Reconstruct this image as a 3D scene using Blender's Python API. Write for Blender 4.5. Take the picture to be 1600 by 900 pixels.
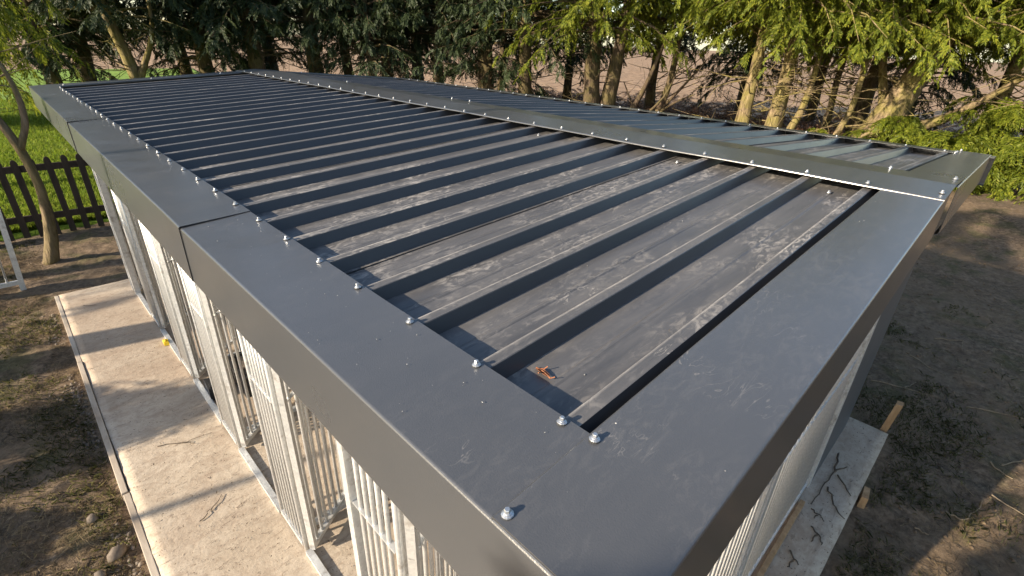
import bpy, math, random
import numpy as np
from mathutils import Matrix, Vector

for o in list(bpy.data.objects):
    bpy.data.objects.remove(o, do_unlink=True)
SC = bpy.context.scene
COL = SC.collection
R = math.radians

# ------------------------------------------------------------------ camera
cam_d = bpy.data.cameras.new('camera')
cam_d.sensor_width = 36.0
cam_d.lens = 17.525
cam_d.clip_start = 0.02
cam_d.clip_end = 3000
cam = bpy.data.objects.new('camera', cam_d)
COL.objects.link(cam)
right = Vector((0.713543, -0.699725, 0.035238))
up = Vector((0.287669, 0.338469, 0.895927))
back = Vector((-0.63883, -0.629145, 0.442802))
M = Matrix((right, up, back)).transposed().to_4x4()
M.translation = Vector((-0.47528, -0.35083, 0.51464))
cam.matrix_world = M
SC.camera = cam

# ------------------------------------------------------------------ light
SUN = Vector((-2.5, 0.61, 1.0)).normalized()          # towards the sun
world = bpy.data.worlds.new('World')
SC.world = world
world.use_nodes = True
wn = world.node_tree
wn.nodes.clear()
sky = wn.nodes.new('ShaderNodeTexSky')
sky.sky_type = 'NISHITA'
sky.sun_disc = False
sky.sun_elevation = math.asin(SUN.z)
sky.sun_rotation = math.atan2(SUN.x, SUN.y)
sky.air_density = 1.0
sky.dust_density = 0.8
sky.ozone_density = 1.0
bg = wn.nodes.new('ShaderNodeBackground')
bg.inputs['Strength'].default_value = 0.125
wo = wn.nodes.new('ShaderNodeOutputWorld')
wn.links.new(sky.outputs[0], bg.inputs[0])
wn.links.new(bg.outputs[0], wo.inputs[0])
sd = bpy.data.lights.new('sun', 'SUN')
sd.energy = 5.0
sd.angle = R(0.53)
sd.color = (1.0, 0.86, 0.67)
sun = bpy.data.objects.new('sun', sd)
COL.objects.link(sun)
sun.rotation_euler = SUN.to_track_quat('Z', 'Y').to_euler()
sun.location = (-10, 4, 12)
SC.view_settings.view_transform = 'Standard'
SC.view_settings.look = 'None'
SC.view_settings.exposure = 1.2
SC.view_settings.gamma = 1.0

# ------------------------------------------------------------------ helpers
class MB:
    """collects polygons for ONE mesh"""
    def __init__(s):
        s.v = []; s.f = []
    def quad(s, a, b, c, d):
        n = len(s.v); s.v += [a, b, c, d]; s.f.append((n, n+1, n+2, n+3)); return s
    def hexa(s, p):
        """8 points: bottom ring 0-3, top ring 4-7"""
        n = len(s.v); s.v += [tuple(q) for q in p]
        for f in ((3,2,1,0),(4,5,6,7),(0,1,5,4),(1,2,6,5),(2,3,7,6),(3,0,4,7)):
            s.f.append(tuple(n+i for i in f))
        return s
    def box(s, x0, y0, z0, x1, y1, z1):
        return s.hexa([(x0,y0,z0),(x1,y0,z0),(x1,y1,z0),(x0,y1,z0),(x0,y0,z1),(x1,y0,z1),(x1,y1,z1),(x0,y1,z1)])
    def tube(s, pts, rad, n=6, caps=True, jit=0.0, rng=None):
        pts = [Vector(p) for p in pts]
        if not hasattr(rad, '__len__'): rad = [rad]*len(pts)
        base = len(s.v)
        ref = Vector((0.13, 0.27, 0.95))
        for i, p in enumerate(pts):
            t = (pts[min(i+1, len(pts)-1)] - pts[max(i-1, 0)])
            t = t.normalized() if t.length > 1e-9 else Vector((0,0,1))
            a = t.cross(ref)
            if a.length < 0.2: a = t.cross(Vector((1, 0.1, 0)))
            a.normalize(); b = t.cross(a)
            for k in range(n):
                w = 2*math.pi*k/n
                r = rad[i]*(1 + (rng.uniform(-jit, jit) if rng else 0))
                s.v.append(tuple(p + a*(r*math.cos(w)) + b*(r*math.sin(w))))
        for i in range(len(pts)-1):
            for k in range(n):
                a0 = base+i*n+k; a1 = base+i*n+(k+1) % n
                s.f.append((a0, a1, a1+n, a0+n))
        if caps:
            s.f.append(tuple(base+k for k in reversed(range(n))))
            e = base+(len(pts)-1)*n
            s.f.append(tuple(e+k for k in range(n)))
        return s
    def mesh(s, name, mat, smooth=False):
        me = bpy.data.meshes.new(name)
        me.from_pydata(s.v, [], s.f)
        me.materials.append(mat)
        if smooth: me.shade_smooth()
        me.update()
        return me
    def build(s, name, mat, parent=None, smooth=False):
        return add(name, s.mesh(name, mat, smooth), parent)

ORG = {}
def add(name, me, parent=None, loc=(0,0,0), rot=None):
    """link an object; loc is a WORLD position when the parent is a world-aligned thing"""
    o = bpy.data.objects.new(name, me)
    COL.objects.link(o)
    o.location = loc
    if rot is not None: o.rotation_euler = rot
    if parent is not None:
        o.parent = parent
        if parent.name in ORG:
            o.matrix_parent_inverse = Matrix.Translation(-Vector(ORG[parent.name]))
    return o
def tag(o, label=None, cat=None, group=None, kind=None):
    if label: o['label'] = label
    if cat: o['category'] = cat
    if group: o['group'] = group
    if kind: o['kind'] = kind
    return o
def thing(name, label, cat, loc, group=None, world_children=True):
    o = bpy.data.objects.new(name, None)
    COL.objects.link(o)
    o.location = loc
    o.empty_display_size = 0.1
    tag(o, label, cat, group)
    if world_children: ORG[o.name] = tuple(loc)
    return o
def np_mesh(name, V, F, mat, smooth=False):
    """V (n,3); F (m,k) with constant k"""
    V = np.asarray(V, dtype=np.float32); F = np.asarray(F, dtype=np.int32)
    m, k = F.shape
    me = bpy.data.meshes.new(name)
    me.vertices.add(len(V)); me.vertices.foreach_set('co', V.ravel())
    me.loops.add(m*k); me.loops.foreach_set('vertex_index', F.ravel())
    me.polygons.add(m)
    me.polygons.foreach_set('loop_start', np.arange(0, m*k, k, dtype=np.int32))
    me.polygons.foreach_set('loop_total', np.full(m, k, dtype=np.int32))
    me.materials.append(mat)
    me.update(calc_edges=True); me.validate()
    if smooth: me.shade_smooth()
    return me

# value noise in numpy for ground relief
def vnoise(x, y, seed=0):
    xi = np.floor(x).astype(np.int64); yi = np.floor(y).astype(np.int64)
    xf = x-xi; yf = y-yi
    u = xf*xf*(3-2*xf); v = yf*yf*(3-2*yf)
    def h(a, b):
        n = (a*374761393 + b*668265263 + seed*1442695041) & 0xffffffff
        n = ((n ^ (n >> 13))*1274126177) & 0xffffffff
        return ((n ^ (n >> 16)) & 0xffff)/65535.0
    return (h(xi,yi)*(1-u)+h(xi+1,yi)*u)*(1-v) + (h(xi,yi+1)*(1-u)+h(xi+1,yi+1)*u)*v
def fbm(x, y, seed=0, oct=4):
    s = 0; a = 0.5
    for i in range(oct):
        s = s + a*vnoise(x*2**i, y*2**i, seed+i); a *= 0.5
    return s

# ------------------------------------------------------------------ materials
def new_mat(name):
    m = bpy.data.materials.new(name); m.use_nodes = True
    nt = m.node_tree
    b = nt.nodes['Principled BSDF']
    return m, nt, b
def N(nt, t, **kw):
    n = nt.nodes.new(t)
    for k, v in kw.items():
        if k in n.inputs: n.inputs[k].default_value = v
        else: setattr(n, k, v)
    return n
def L(nt, a, b): nt.links.new(a, b)
def ramp(nt, fac, stops):
    r = N(nt, 'ShaderNodeValToRGB')
    el = r.color_ramp.elements
    while len(el) < len(stops): el.new(0.5)
    for e, (p, c) in zip(el, stops):
        e.position = p; e.color = tuple(c)+(1,) if len(c) == 3 else c
    L(nt, fac, r.inputs[0]); return r
def coords(nt, scale=(1,1,1), kind='Object'):
    tc = N(nt, 'ShaderNodeTexCoord'); mp = N(nt, 'ShaderNodeMapping')
    mp.inputs['Scale'].default_value = scale
    L(nt, tc.outputs[kind], mp.inputs[0]); return mp.outputs[0]
def noise(nt, vec, scale, detail=4, rough=0.55, dist=0.0):
    n = N(nt, 'ShaderNodeTexNoise', Scale=scale, Detail=detail, Roughness=rough, Distortion=dist)
    L(nt, vec, n.inputs['Vector']); return n.outputs[0]
def mix(nt, fac, a, b, mode='MIX'):
    m = N(nt, 'ShaderNodeMix', data_type='RGBA', blend_type=mode)
    if isinstance(fac, (int, float)): m.inputs[0].default_value = fac
    else: L(nt, fac, m.inputs[0])
    for s, i in ((a, 6), (b, 7)):
        if isinstance(s, tuple): m.inputs[i].default_value = s+(1,) if len(s) == 3 else s
        else: L(nt, s, m.inputs[i])
    return m.outputs[2]
def math_(nt, op, a, b=None):
    m = N(nt, 'ShaderNodeMath', operation=op)
    for i, s in enumerate((a, b)):
        if s is None: continue
        if isinstance(s, (int, float)): m.inputs[i].default_value = s
        else: L(nt, s, m.inputs[i])
    return m.outputs[0]
def bump(nt, b, h, strength, dist):
    n = N(nt, 'ShaderNodeBump', Strength=strength, Distance=dist)
    L(nt, h, n.inputs['Height']); L(nt, n.outputs[0], b.inputs['Normal']); return n

def m_painted(name, dirt, base=(0.072, 0.076, 0.084), rough=0.24, grain=0.18, coat=0.0, ribs=False, scuffs=0.5):
    m, nt, b = new_mat(name)
    v = coords(nt)
    big = noise(nt, v, 2.3, 3)
    col = mix(nt, big, tuple(c*0.9 for c in base), tuple(c*1.12 for c in base))
    geo = N(nt, 'ShaderNodeNewGeometry'); sx = N(nt, 'ShaderNodeSeparateXYZ'); L(nt, geo.outputs['Normal'], sx.inputs[0])
    flat = ramp(nt, sx.outputs['Z'], [(0.75, (0,0,0)), (0.93, (1,1,1))]).outputs[0]      # dust on flat faces only; also brightens lit pans, keeps shaded rib sides dark
    # dusty smears in patches, broken up by finer noise
    vs = coords(nt, (1.3, 4.0, 4.0))
    s1 = noise(nt, vs, 2.6, 4, 0.6, 0.8)
    s2 = noise(nt, coords(nt, (7, 15, 15)), 3.0, 5, 0.68, 1.4)
    s3 = noise(nt, v, 0.9, 2)
    d = math_(nt, 'MULTIPLY', ramp(nt, s1, [(0.42, (0,0,0)), (0.60, (1,1,1))]).outputs[0],
              ramp(nt, s2, [(0.47, (0,0,0)), (0.62, (1,1,1))]).outputs[0])
    d = math_(nt, 'MULTIPLY', d, ramp(nt, s3, [(0.36, (0.15,)*3), (0.60, (1,1,1))]).outputs[0])
    film = math_(nt, 'MULTIPLY', ramp(nt, noise(nt, coords(nt, (0.8, 9, 9)), 2.4, 5, 0.65, 0.3), [(0.3, (0.25,)*3), (0.7, (1,1,1))]).outputs[0], 0.21)
    d = math_(nt, 'ADD', math_(nt, 'MULTIPLY', d, 0.72), film)
    # thin pale scuffs
    sc = math_(nt, 'ABSOLUTE', math_(nt, 'SUBTRACT', noise(nt, coords(nt, (1, 3.2, 1)), 7.0, 3, 0.55, 1.6), 0.5))
    sc = ramp(nt, sc, [(0.004, (1,1,1)), (0.012, (0,0,0))]).outputs[0]
    sc = math_(nt, 'MULTIPLY', sc, ramp(nt, noise(nt, v, 5.5, 3, 0.6), [(0.58, (0,0,0)), (0.68, (1,1,1))]).outputs[0])
    d = math_(nt, 'MULTIPLY', d, dirt)
    d = math_(nt, 'ADD', d, math_(nt, 'MULTIPLY', sc, scuffs*0.5))
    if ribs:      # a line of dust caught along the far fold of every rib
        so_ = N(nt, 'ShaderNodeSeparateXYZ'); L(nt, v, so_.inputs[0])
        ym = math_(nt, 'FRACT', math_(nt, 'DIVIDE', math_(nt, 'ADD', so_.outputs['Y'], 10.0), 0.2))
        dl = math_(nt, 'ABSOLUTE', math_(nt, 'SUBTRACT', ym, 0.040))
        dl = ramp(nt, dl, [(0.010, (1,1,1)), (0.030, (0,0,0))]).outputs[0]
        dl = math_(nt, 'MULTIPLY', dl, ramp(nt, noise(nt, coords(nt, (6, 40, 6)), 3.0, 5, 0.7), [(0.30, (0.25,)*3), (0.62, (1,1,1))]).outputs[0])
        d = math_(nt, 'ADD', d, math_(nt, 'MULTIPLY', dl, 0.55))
    d = math_(nt, 'MULTIPLY', math_(nt, 'MINIMUM', d, 0.9), flat)
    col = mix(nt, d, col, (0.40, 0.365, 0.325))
    L(nt, col, b.inputs['Base Color'])
    rr = math_(nt, 'ADD', math_(nt, 'MULTIPLY', d, 0.45), math_(nt, 'ADD', math_(nt, 'MULTIPLY', big, 0.12), rough-0.06))
    L(nt, rr, b.inputs['Roughness'])
    b.inputs['Specular IOR Level'].default_value = 0.5; b.inputs['IOR'].default_value = 1.5
    b.inputs['Coat Weight'].default_value = coat; b.inputs['Coat Roughness'].default_value = 0.22; b.inputs['Coat IOR'].default_value = 1.6
    g = noise(nt, v, 420, 2, 0.5)
    w = noise(nt, coords(nt, (1, 1, 1)), 2.6, 2, 0.4)
    bn = bump(nt, b, g, grain, 0.0012)
    bn2 = N(nt, 'ShaderNodeBump', Strength=0.22, Distance=0.02)
    L(nt, w, bn2.inputs['Height']); L(nt, bn2.outputs[0], bn.inputs['Normal'])
    return m
M_FLASH = m_painted('anthracite_flashing', 0.10, base=(0.060,0.062,0.066), rough=0.29, grain=0.28, coat=0.45)
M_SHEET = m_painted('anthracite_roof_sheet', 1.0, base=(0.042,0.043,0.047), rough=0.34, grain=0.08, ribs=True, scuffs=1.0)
M_PANEL = m_painted('dark_insulated_panel', 0.25, base=(0.075, 0.08, 0.088), rough=0.5)

def m_galv(name='galvanised_steel'):
    m, nt, b = new_mat(name)
    v = coords(nt, (1,1,1), 'Object')
    vo = N(nt, 'ShaderNodeTexVoronoi', Scale=70.0); L(nt, v, vo.inputs['Vector'])
    n = noise(nt, v, 14, 5, 0.65)
    c = mix(nt, vo.outputs['Color'], (0.56,0.57,0.57), (0.72,0.72,0.71))
    c = mix(nt, ramp(nt, n, [(0.55,(0,0,0)),(0.75,(1,1,1))]).outputs[0], c, (0.34,0.31,0.28))
    L(nt, c, b.inputs['Base Color'])
    b.inputs['Metallic'].default_value = 0.65
    L(nt, math_(nt, 'ADD', math_(nt, 'MULTIPLY', n, 0.25), 0.33), b.inputs['Roughness'])
    bump(nt, b, n, 0.25, 0.003)
    return m
M_GALV = m_galv()
m, nt, b = new_mat('zinc_screw'); M_SCREW = m
b.inputs['Base Color'].default_value = (0.52,0.53,0.54,1); b.inputs['Metallic'].default_value = 0.85; b.inputs['Roughness'].default_value = 0.38
m, nt, b = new_mat('rubber_washer'); M_RUB = m
b.inputs['Base Color'].default_value = (0.03,0.03,0.03,1); b.inputs['Roughness'].default_value = 0.7

def m_concrete():
    m, nt, b = new_mat('muddy_concrete')
    v = coords(nt)
    a = noise(nt, v, 1.3, 5, 0.6); f = noise(nt, v, 26, 6, 0.7); s = noise(nt, coords(nt, (9, 30, 1)), 1.0, 5, 0.65, 0.8)
    c = ramp(nt, a, [(0.30,(0.37,0.30,0.225)), (0.5,(0.45,0.375,0.29)), (0.72,(0.52,0.44,0.35))]).outputs[0]
    c = mix(nt, math_(nt, 'MULTIPLY', ramp(nt, f, [(0.30,(1,1,1)), (0.55,(0,0,0))]).outputs[0], 0.45), c, (0.24,0.175,0.12))
    st = ramp(nt, s, [(0.58,(0,0,0)), (0.70,(1,1,1))]).outputs[0]
    c = mix(nt, math_(nt, 'MULTIPLY', st, 0.55), c, (0.17,0.12,0.085))
    sp = noise(nt, coords(nt, (1, 1.8, 1)), 46, 3, 0.6)
    c = mix(nt, math_(nt, 'MULTIPLY', ramp(nt, sp, [(0.66,(0,0,0)), (0.72,(1,1,1))]).outputs[0], 0.8), c, (0.12,0.09,0.065))
    mud = ramp(nt, noise(nt, v, 0.8, 6, 0.65, 0.5), [(0.46,(0,0,0)), (0.60,(1,1,1))]).outputs[0]
    c = mix(nt, math_(nt, 'MULTIPLY', mud, 0.5), c, (0.27,0.19,0.13))
    wet = ramp(nt, noise(nt, coords(nt, (1.5, 3.5, 1)), 2.2, 8, 0.75, 1.2), [(0.50,(0,0,0)), (0.62,(1,1,1))]).outputs[0]
    c = mix(nt, math_(nt, 'MULTIPLY', wet, 0.45), c, (0.24,0.175,0.125))
    L(nt, c, b.inputs['Base Color'])
    b.inputs['Roughness'].default_value = 0.85
    bump(nt, b, math_(nt, 'ADD', f, math_(nt, 'MULTIPLY', st, 0.6)), 0.6, 0.008)
    return m
M_CONC = m_concrete()

def m_soil():
    m, nt, b = new_mat('bare_soil')
    v = coords(nt)
    a = noise(nt, v, 0.9, 5, 0.6); f = noise(nt, v, 18, 8, 0.72); g = noise(nt, v, 2.3, 4, 0.6, 0.4)
    c = ramp(nt, f, [(0.30,(0.05,0.036,0.025)), (0.5,(0.145,0.105,0.070)), (0.72,(0.29,0.215,0.145))]).outputs[0]
    c = mix(nt, ramp(nt, a, [(0.4,(0,0,0)), (0.62,(1,1,1))]).outputs[0], c, mix(nt, f, (0.06,0.045,0.03), (0.30,0.21,0.13)))
    gm = math_(nt, 'MULTIPLY', ramp(nt, g, [(0.52,(0,0,0)), (0.66,(1,1,1))]).outputs[0], 0.55)
    c = mix(nt, gm, c, mix(nt, f, (0.02,0.028,0.008), (0.09,0.10,0.03)))
    L(nt, c, b.inputs['Base Color']); b.inputs['Roughness'].default_value = 0.95
    b.inputs['Specular IOR Level'].default_value = 0.2
    bump(nt, b, f, 0.9, 0.03)
    return m
M_SOIL = m_soil()

def m_simple(name, c0, c1, scale, rough=0.8, bstr=0.4, bdist=0.01, stretch=(1,1,1), detail=5):
    m, nt, b = new_mat(name)
    v = coords(nt, stretch)
    f = noise(nt, v, scale, detail, 0.65)
    c = ramp(nt, f, [(0.32, c0), (0.68, c1)]).outputs[0]
    L(nt, c, b.inputs['Base Color']); b.inputs['Roughness'].default_value = rough
    b.inputs['Specular IOR Level'].default_value = 0.25
    bump(nt, b, f, bstr, bdist)
    return m
M_LAWN = m_simple('lawn_turf', (0.09,0.15,0.012), (0.20,0.29,0.028), 3.0, 0.9, 0.8, 0.05)
M_FIELD = m_simple('ploughed_field', (0.11,0.062,0.034), (0.44,0.29,0.17), 3.2, 0.95, 1.0, 0.12, (1, 0.45, 1), 10)
M_FENCE = m_simple('dark_stained_timber', (0.028,0.020,0.014), (0.075,0.054,0.038), 12, 0.75, 0.4, 0.004, (1,1,0.15))
M_WOOD = m_simple('pale_sawn_timber', (0.26,0.155,0.075), (0.44,0.29,0.16), 25, 0.8, 0.4, 0.004, (1,1,0.2))
M_TWIG = m_simple('twig_bark', (0.045,0.034,0.025), (0.13,0.10,0.07), 30, 0.9)
M_TWIGP = m_simple('pale_dry_twig', (0.16,0.12,0.075), (0.30,0.235,0.155), 30, 0.9)
M_STONE = m_simple('rubble_stone', (0.09,0.07,0.055), (0.25,0.205,0.16), 9, 0.9, 0.6, 0.01)
M_LEAFBROWN = m_simple('dry_brown_leaf', (0.16,0.055,0.025), (0.36,0.15,0.07), 60, 0.8)
M_PLASTIC = m_simple('black_plastic', (0.012,0.012,0.013), (0.022,0.022,0.024), 20, 0.45, 0.1)
M_YELLOW = m_simple('yellow_plastic', (0.50,0.35,0.02), (0.60,0.43,0.03), 20, 0.5, 0.1)
M_SWARF = m_simple('bright_swarf', (0.05,0.05,0.05), (0.50,0.49,0.47), 9, 0.4, 0.1)

def m_bark(name, c0, c1, moss, mossc=(0.20,0.19,0.03)):
    m, nt, b = new_mat(name)
    v = coords(nt, (1,1,0.22)); v2 = coords(nt)
    f = noise(nt, v, 16, 7, 0.7, 0.3); g = noise(nt, v2, 2.4, 4, 0.6)
    c = ramp(nt, f, [(0.34, c0), (0.66, c1)]).outputs[0]
    mm = math_(nt, 'MULTIPLY', ramp(nt, g, [(0.40,(0,0,0)), (0.60,(1,1,1))]).outputs[0], moss)
    c = mix(nt, mm, c, mix(nt, f, tuple(q*0.5 for q in mossc), mossc))
    L(nt, c, b.inputs['Base Color']); b.inputs['Roughness'].default_value = 0.92
    b.inputs['Specular IOR Level'].default_value = 0.2
    bump(nt, b, f, 1.0, 0.035)
    return m
M_BARK = m_bark('shade_toned_conifer_bark', (0.030,0.021,0.015), (0.13,0.092,0.062), 0.25)  # bark darkened for the shaded trunks, so their shade sits in the colour
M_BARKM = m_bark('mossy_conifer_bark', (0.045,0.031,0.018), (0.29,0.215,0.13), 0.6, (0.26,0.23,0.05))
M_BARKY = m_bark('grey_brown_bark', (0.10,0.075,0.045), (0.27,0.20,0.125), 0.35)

def m_leaf(name, c0, c1, c2, trans=0.35):
    m, nt, b = new_mat(name)
    g = N(nt, 'ShaderNodeNewGeometry')
    v = coords(nt)
    n1 = noise(nt, v, 1.1, 3)
    c = ramp(nt, g.outputs['Random Per Island'], [(0.0, c0), (0.6, c1), (1.0, c2)]).outputs[0]
    c = mix(nt, ramp(nt, n1, [(0.35,(0,0,0)), (0.68,(1,1,1))]).outputs[0], mix(nt, 0.45, c, c0), c)
    L(nt, c, b.inputs['Base Color']); b.inputs['Roughness'].default_value = 0.55
    b.inputs['Specular IOR Level'].default_value = 0.3
    t = N(nt, 'ShaderNodeBsdfTranslucent'); L(nt, c, t.inputs[0])
    ms = N(nt, 'ShaderNodeMixShader'); ms.inputs[0].default_value = trans
    L(nt, b.outputs[0], ms.inputs[1]); L(nt, t.outputs[0], ms.inputs[2])
    L(nt, ms.outputs[0], nt.nodes['Material Output'].inputs[0])
    return m
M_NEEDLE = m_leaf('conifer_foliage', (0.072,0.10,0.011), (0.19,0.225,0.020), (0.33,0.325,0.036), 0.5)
M_NEEDLEB = m_leaf('sun_toned_conifer_foliage', (0.085,0.115,0.012), (0.19,0.23,0.020), (0.32,0.32,0.036), 0.5)  # bush leaves lightened so they look strongly sunlit
M_NEEDLED = m_leaf('shade_toned_conifer_foliage', (0.020,0.032,0.012), (0.036,0.054,0.017), (0.052,0.066,0.022), 0.2)  # darker copy of the conifer leaf, shade of the row put into its colour
M_GRASS = m_leaf('grass_blades', (0.11,0.17,0.014), (0.19,0.26,0.024), (0.27,0.30,0.05), 0.45)
M_STRAW = m_leaf('dry_straw', (0.05,0.034,0.018), (0.15,0.105,0.055), (0.34,0.25,0.13), 0.2)
M_BRAMBLE = m_leaf('dry_bramble', (0.12,0.062,0.036), (0.29,0.165,0.10), (0.44,0.28,0.18), 0.35)

# ------------------------------------------------------------------ terrain
ZG = -2.19           # soil
ZS = -2.10           # top of the concrete slab
def smooth(a, b, x):
    t = np.clip((x-a)/(b-a), 0, 1); return t*t*(3-2*t)
def bank(x, y):
    """the ground climbs a little towards the tree rows"""
    d = np.asarray(x)*0.42 + np.asarray(y)*0.78
    return 0.30*smooth(9.5, 12.5, np.asarray(x, float))*smooth(-6, -2, np.asarray(y, float)) * (1-smooth(16.5, 19, np.asarray(x, float)))
def soil_z(x, y):
    z = ZG + 0.05*(fbm(x*1.3, y*1.3, 3)-0.5) + 0.06*(fbm(x*6, y*6, 9)-0.5)
    return z + bank(x, y)
def grid(x0, x1, y0, y1, st, zf):
    nx = int(round((x1-x0)/st))+1; ny = int(round((y1-y0)/st))+1
    X, Y = np.meshgrid(np.linspace(x0, x1, nx), np.linspace(y0, y1, ny))
    X = X.ravel(); Y = Y.ravel(); V = np.stack([X, Y, zf(X, Y)], 1)
    i = np.arange(nx*ny).reshape(ny, nx)
    F = np.stack([i[:-1,:-1].ravel(), i[:-1,1:].ravel(), i[1:,1:].ravel(), i[1:,:-1].ravel()], 1)
    return V, F
# far ground sheet to the horizon: bare field soil
fo = MB().quad((-900,-900,-2.40),(1500,-900,-2.40),(1500,1500,-2.40),(-900,1500,-2.40)).build('field', M_FIELD)
tag(fo, kind='structure')
def yard_z(x, y):
    z = soil_z(x, y)
    d = np.minimum.reduce([x+15, 19.0-x, y+9, 30-y])
    return np.where(d < 0.4, -2.46, z)
V, F = grid(-15, 19.0, -9, 30, 0.12, yard_z)
F = F[~((V[F[:,0],0] > -2.4) & (V[F[:,2],0] < 7.2) & (V[F[:,0],1] > -2.4) & (V[F[:,2],1] < 9.0))]
yo = add('ground', np_mesh('ground', V, F, M_SOIL, True)); tag(yo, kind='structure')
V, F = grid(-2.52, 7.32, -2.52, 9.12, 0.03, lambda x, y: soil_z(x, y)+0.002)
no = add('bare_earth', np_mesh('bare_earth', V, F, M_SOIL, True)); tag(no, kind='structure')
# lawn beyond the fence
def lawn_z(x, y):
    z = ZG + 0.045 + 0.05*(fbm(x*0.9, y*0.9, 21)-0.5)
    edge = np.minimum.reduce([(y-9.15)+0.25*fbm(x*2, y*0+3.3, 5), 46-y, x+16, 4.6+0.18*(y-9)-x])
    return np.where(edge < 0.05, -2.5, z)
V, F = grid(-16, 12, 9.0, 46, 0.12, lawn_z)
lo = add('lawn', np_mesh('lawn', V, F, M_LAWN, True)); tag(lo, kind='structure')

# concrete slab: a real cast slab with slightly worn edges
def slab_z(x, y):
    return ZS + 0.006*(fbm(x*3, y*3, 40)-0.5)
V, F = grid(-0.555, 3.74, -0.345, 6.42, 0.06, slab_z)
nx = int(round((3.74+0.555)/0.06))+1; ny = int(round((6.42+0.345)/0.06))+1
idx = np.arange(nx*ny).reshape(ny, nx)
loop = np.concatenate([idx[0,:], idx[1:,-1], idx[-1,-2::-1], idx[-2:0:-1,0]])
V2 = V[loop].copy(); V2[:,2] = -2.33
rj = np.random.default_rng(4)
V[loop,2] -= rj.uniform(0.0, 0.003, len(loop)); V[loop,:2] += rj.uniform(-0.002, 0.002, (len(loop),2))
b0 = len(V); V = np.concatenate([V, V2]); nl = len(loop); j = np.arange(nl); jn = (j+1) % nl
F = np.concatenate([F, np.stack([loop[j], b0+j, b0+jn, loop[jn]], 1)])
so = add('concrete_slab', np_mesh('concrete_slab', V, F, M_CONC)); tag(so, kind='structure')

# ------------------------------------------------------------------ kennel
TH = 0.0616
XR = 1.8195          # ridge
WR = 1.628           # screw line of the ridge cap on the slope
def zr(x):           # plane of the rib tops
    return math.tan(TH)*(x if x <= XR else 2*XR-x)
def yf(x): return -0.237 + 0.0098*(x+0.1)      # the verge is a touch out of square
YB = 6.243
XE = -0.186; XE2 = 2*XR+0.186
kennel = thing('dog_kennel', 'long galvanised dog kennel block under a dark grey box profile metal roof', 'kennel', (XR, 3.0, ZS))

# --- roof sheets: five ribs each, one lapped over the next
DEP = 0.032
def rib_profile(y0, y1, first, last, lift=0.0):
    """points (y, dz) along the slope; ribs at 0.2*k"""
    pts = []
    pts.append((y0, -DEP+0.0035 if lift else -DEP))
    if lift: pts.append((y0+0.004, -DEP+0.001+lift))
    for k in range(first, last+1):
        c = 0.2*k - 0.005
        pts += [(c-0.0265, -DEP+lift), (c-0.0145, -0.0015+lift), (c-0.0125, lift), (c, 0.0006+lift), (c+0.0125, lift), (c+0.0145, -0.0015+lift), (c+0.0275, -DEP+lift)]
        if k < last:   # a faint stiffening swage in the pan
            pts += [(c+0.093, -DEP+lift), (c+0.098, -DEP+0.0016+lift), (c+0.106, -DEP+0.0016+lift), (c+0.111, -DEP+lift)]
    pts.append((y1, -DEP+lift))
    return pts
def roof_sheet(side, y0, y1, first, last, lift):
    prof = rib_profile(y0, y1, first, last, lift)
    xs = [-0.12, 0.0, 0.4, 0.8, 1.2, 1.6, XR-0.02]
    rng = random.Random(first*7+side)
    Vv = []; Ff = []
    n = len(prof)
    for x in xs:
        for (y, dz) in prof:
            X = x if side == 0 else 2*XR-x
            Vv.append((X, y, math.tan(TH)*x + dz - 0.0025 + rng.uniform(-0.0005, 0.0005)))
    for i in range(len(xs)-1):
        for j in range(n-1):
            a = i*n+j
            q = (a, a+n, a+n+1, a+1)
            Ff.append(q if side == 0 else q[::-1])
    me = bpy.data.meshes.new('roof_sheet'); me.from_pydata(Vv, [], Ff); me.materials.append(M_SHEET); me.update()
    return add('roof_sheet', me, kennel)
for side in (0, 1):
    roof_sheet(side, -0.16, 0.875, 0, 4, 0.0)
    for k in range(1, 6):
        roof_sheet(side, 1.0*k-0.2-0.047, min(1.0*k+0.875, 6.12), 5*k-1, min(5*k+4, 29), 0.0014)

# --- screw: washer, flange and hexagon head in one small mesh
def screw_mesh():
    m = MB()
    def ring(r, z, n=12, off=0): return [(r*math.cos(2*math.pi*(k+off)/n), r*math.sin(2*math.pi*(k+off)/n), z) for k in range(n)]
    def stack(rings):
        b = len(m.v); n = len(rings[0])
        for rg in rings: m.v += rg
        for i in range(len(rings)-1):
            for k in range(n): m.f.append((b+i*n+k, b+i*n+(k+1)%n, b+(i+1)*n+(k+1)%n, b+(i+1)*n+k))
        e = b+(len(rings)-1)*n; m.f.append(tuple(e+k for k in range(n)))
    stack([ring(0.0098, -0.002), ring(0.0096, 0.0010), ring(0.0092, 0.0012), ring(0.0090, 0.0024), ring(0.0070, 0.0034)])
    stack([ring(0.0068, 0.0030), ring(0.0066, 0.0046), ring(0.0050, 0.0056)])
    h = [ring(0.0049, 0.005, 6), ring(0.0049, 0.0100, 6), ring(0.0040, 0.0112, 6)]
    stack(h)
    me = m.mesh('screw', M_SCREW); me.materials.append(M_RUB)
    for p in me.polygons:
        if p.center.z < 0.0012 and p.normal.z < 0.5: p.material_index = 1
    return me
SCREW = screw_mesh()
srng = random.Random(11)
def screw(x, y, parent, dz=0.002, tilt=None):
    z = zr(x)+dz
    s = -TH if x <= XR else TH
    o = add('screw', SCREW, parent, (x+srng.uniform(-.003,.003), y+srng.uniform(-.004,.004), z),
            (srng.uniform(-.06,.06), s+srng.uniform(-.06,.06), srng.uniform(0, 6.28)))
    o.scale = (0.86, 0.86, 0.86)
    return o

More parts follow.
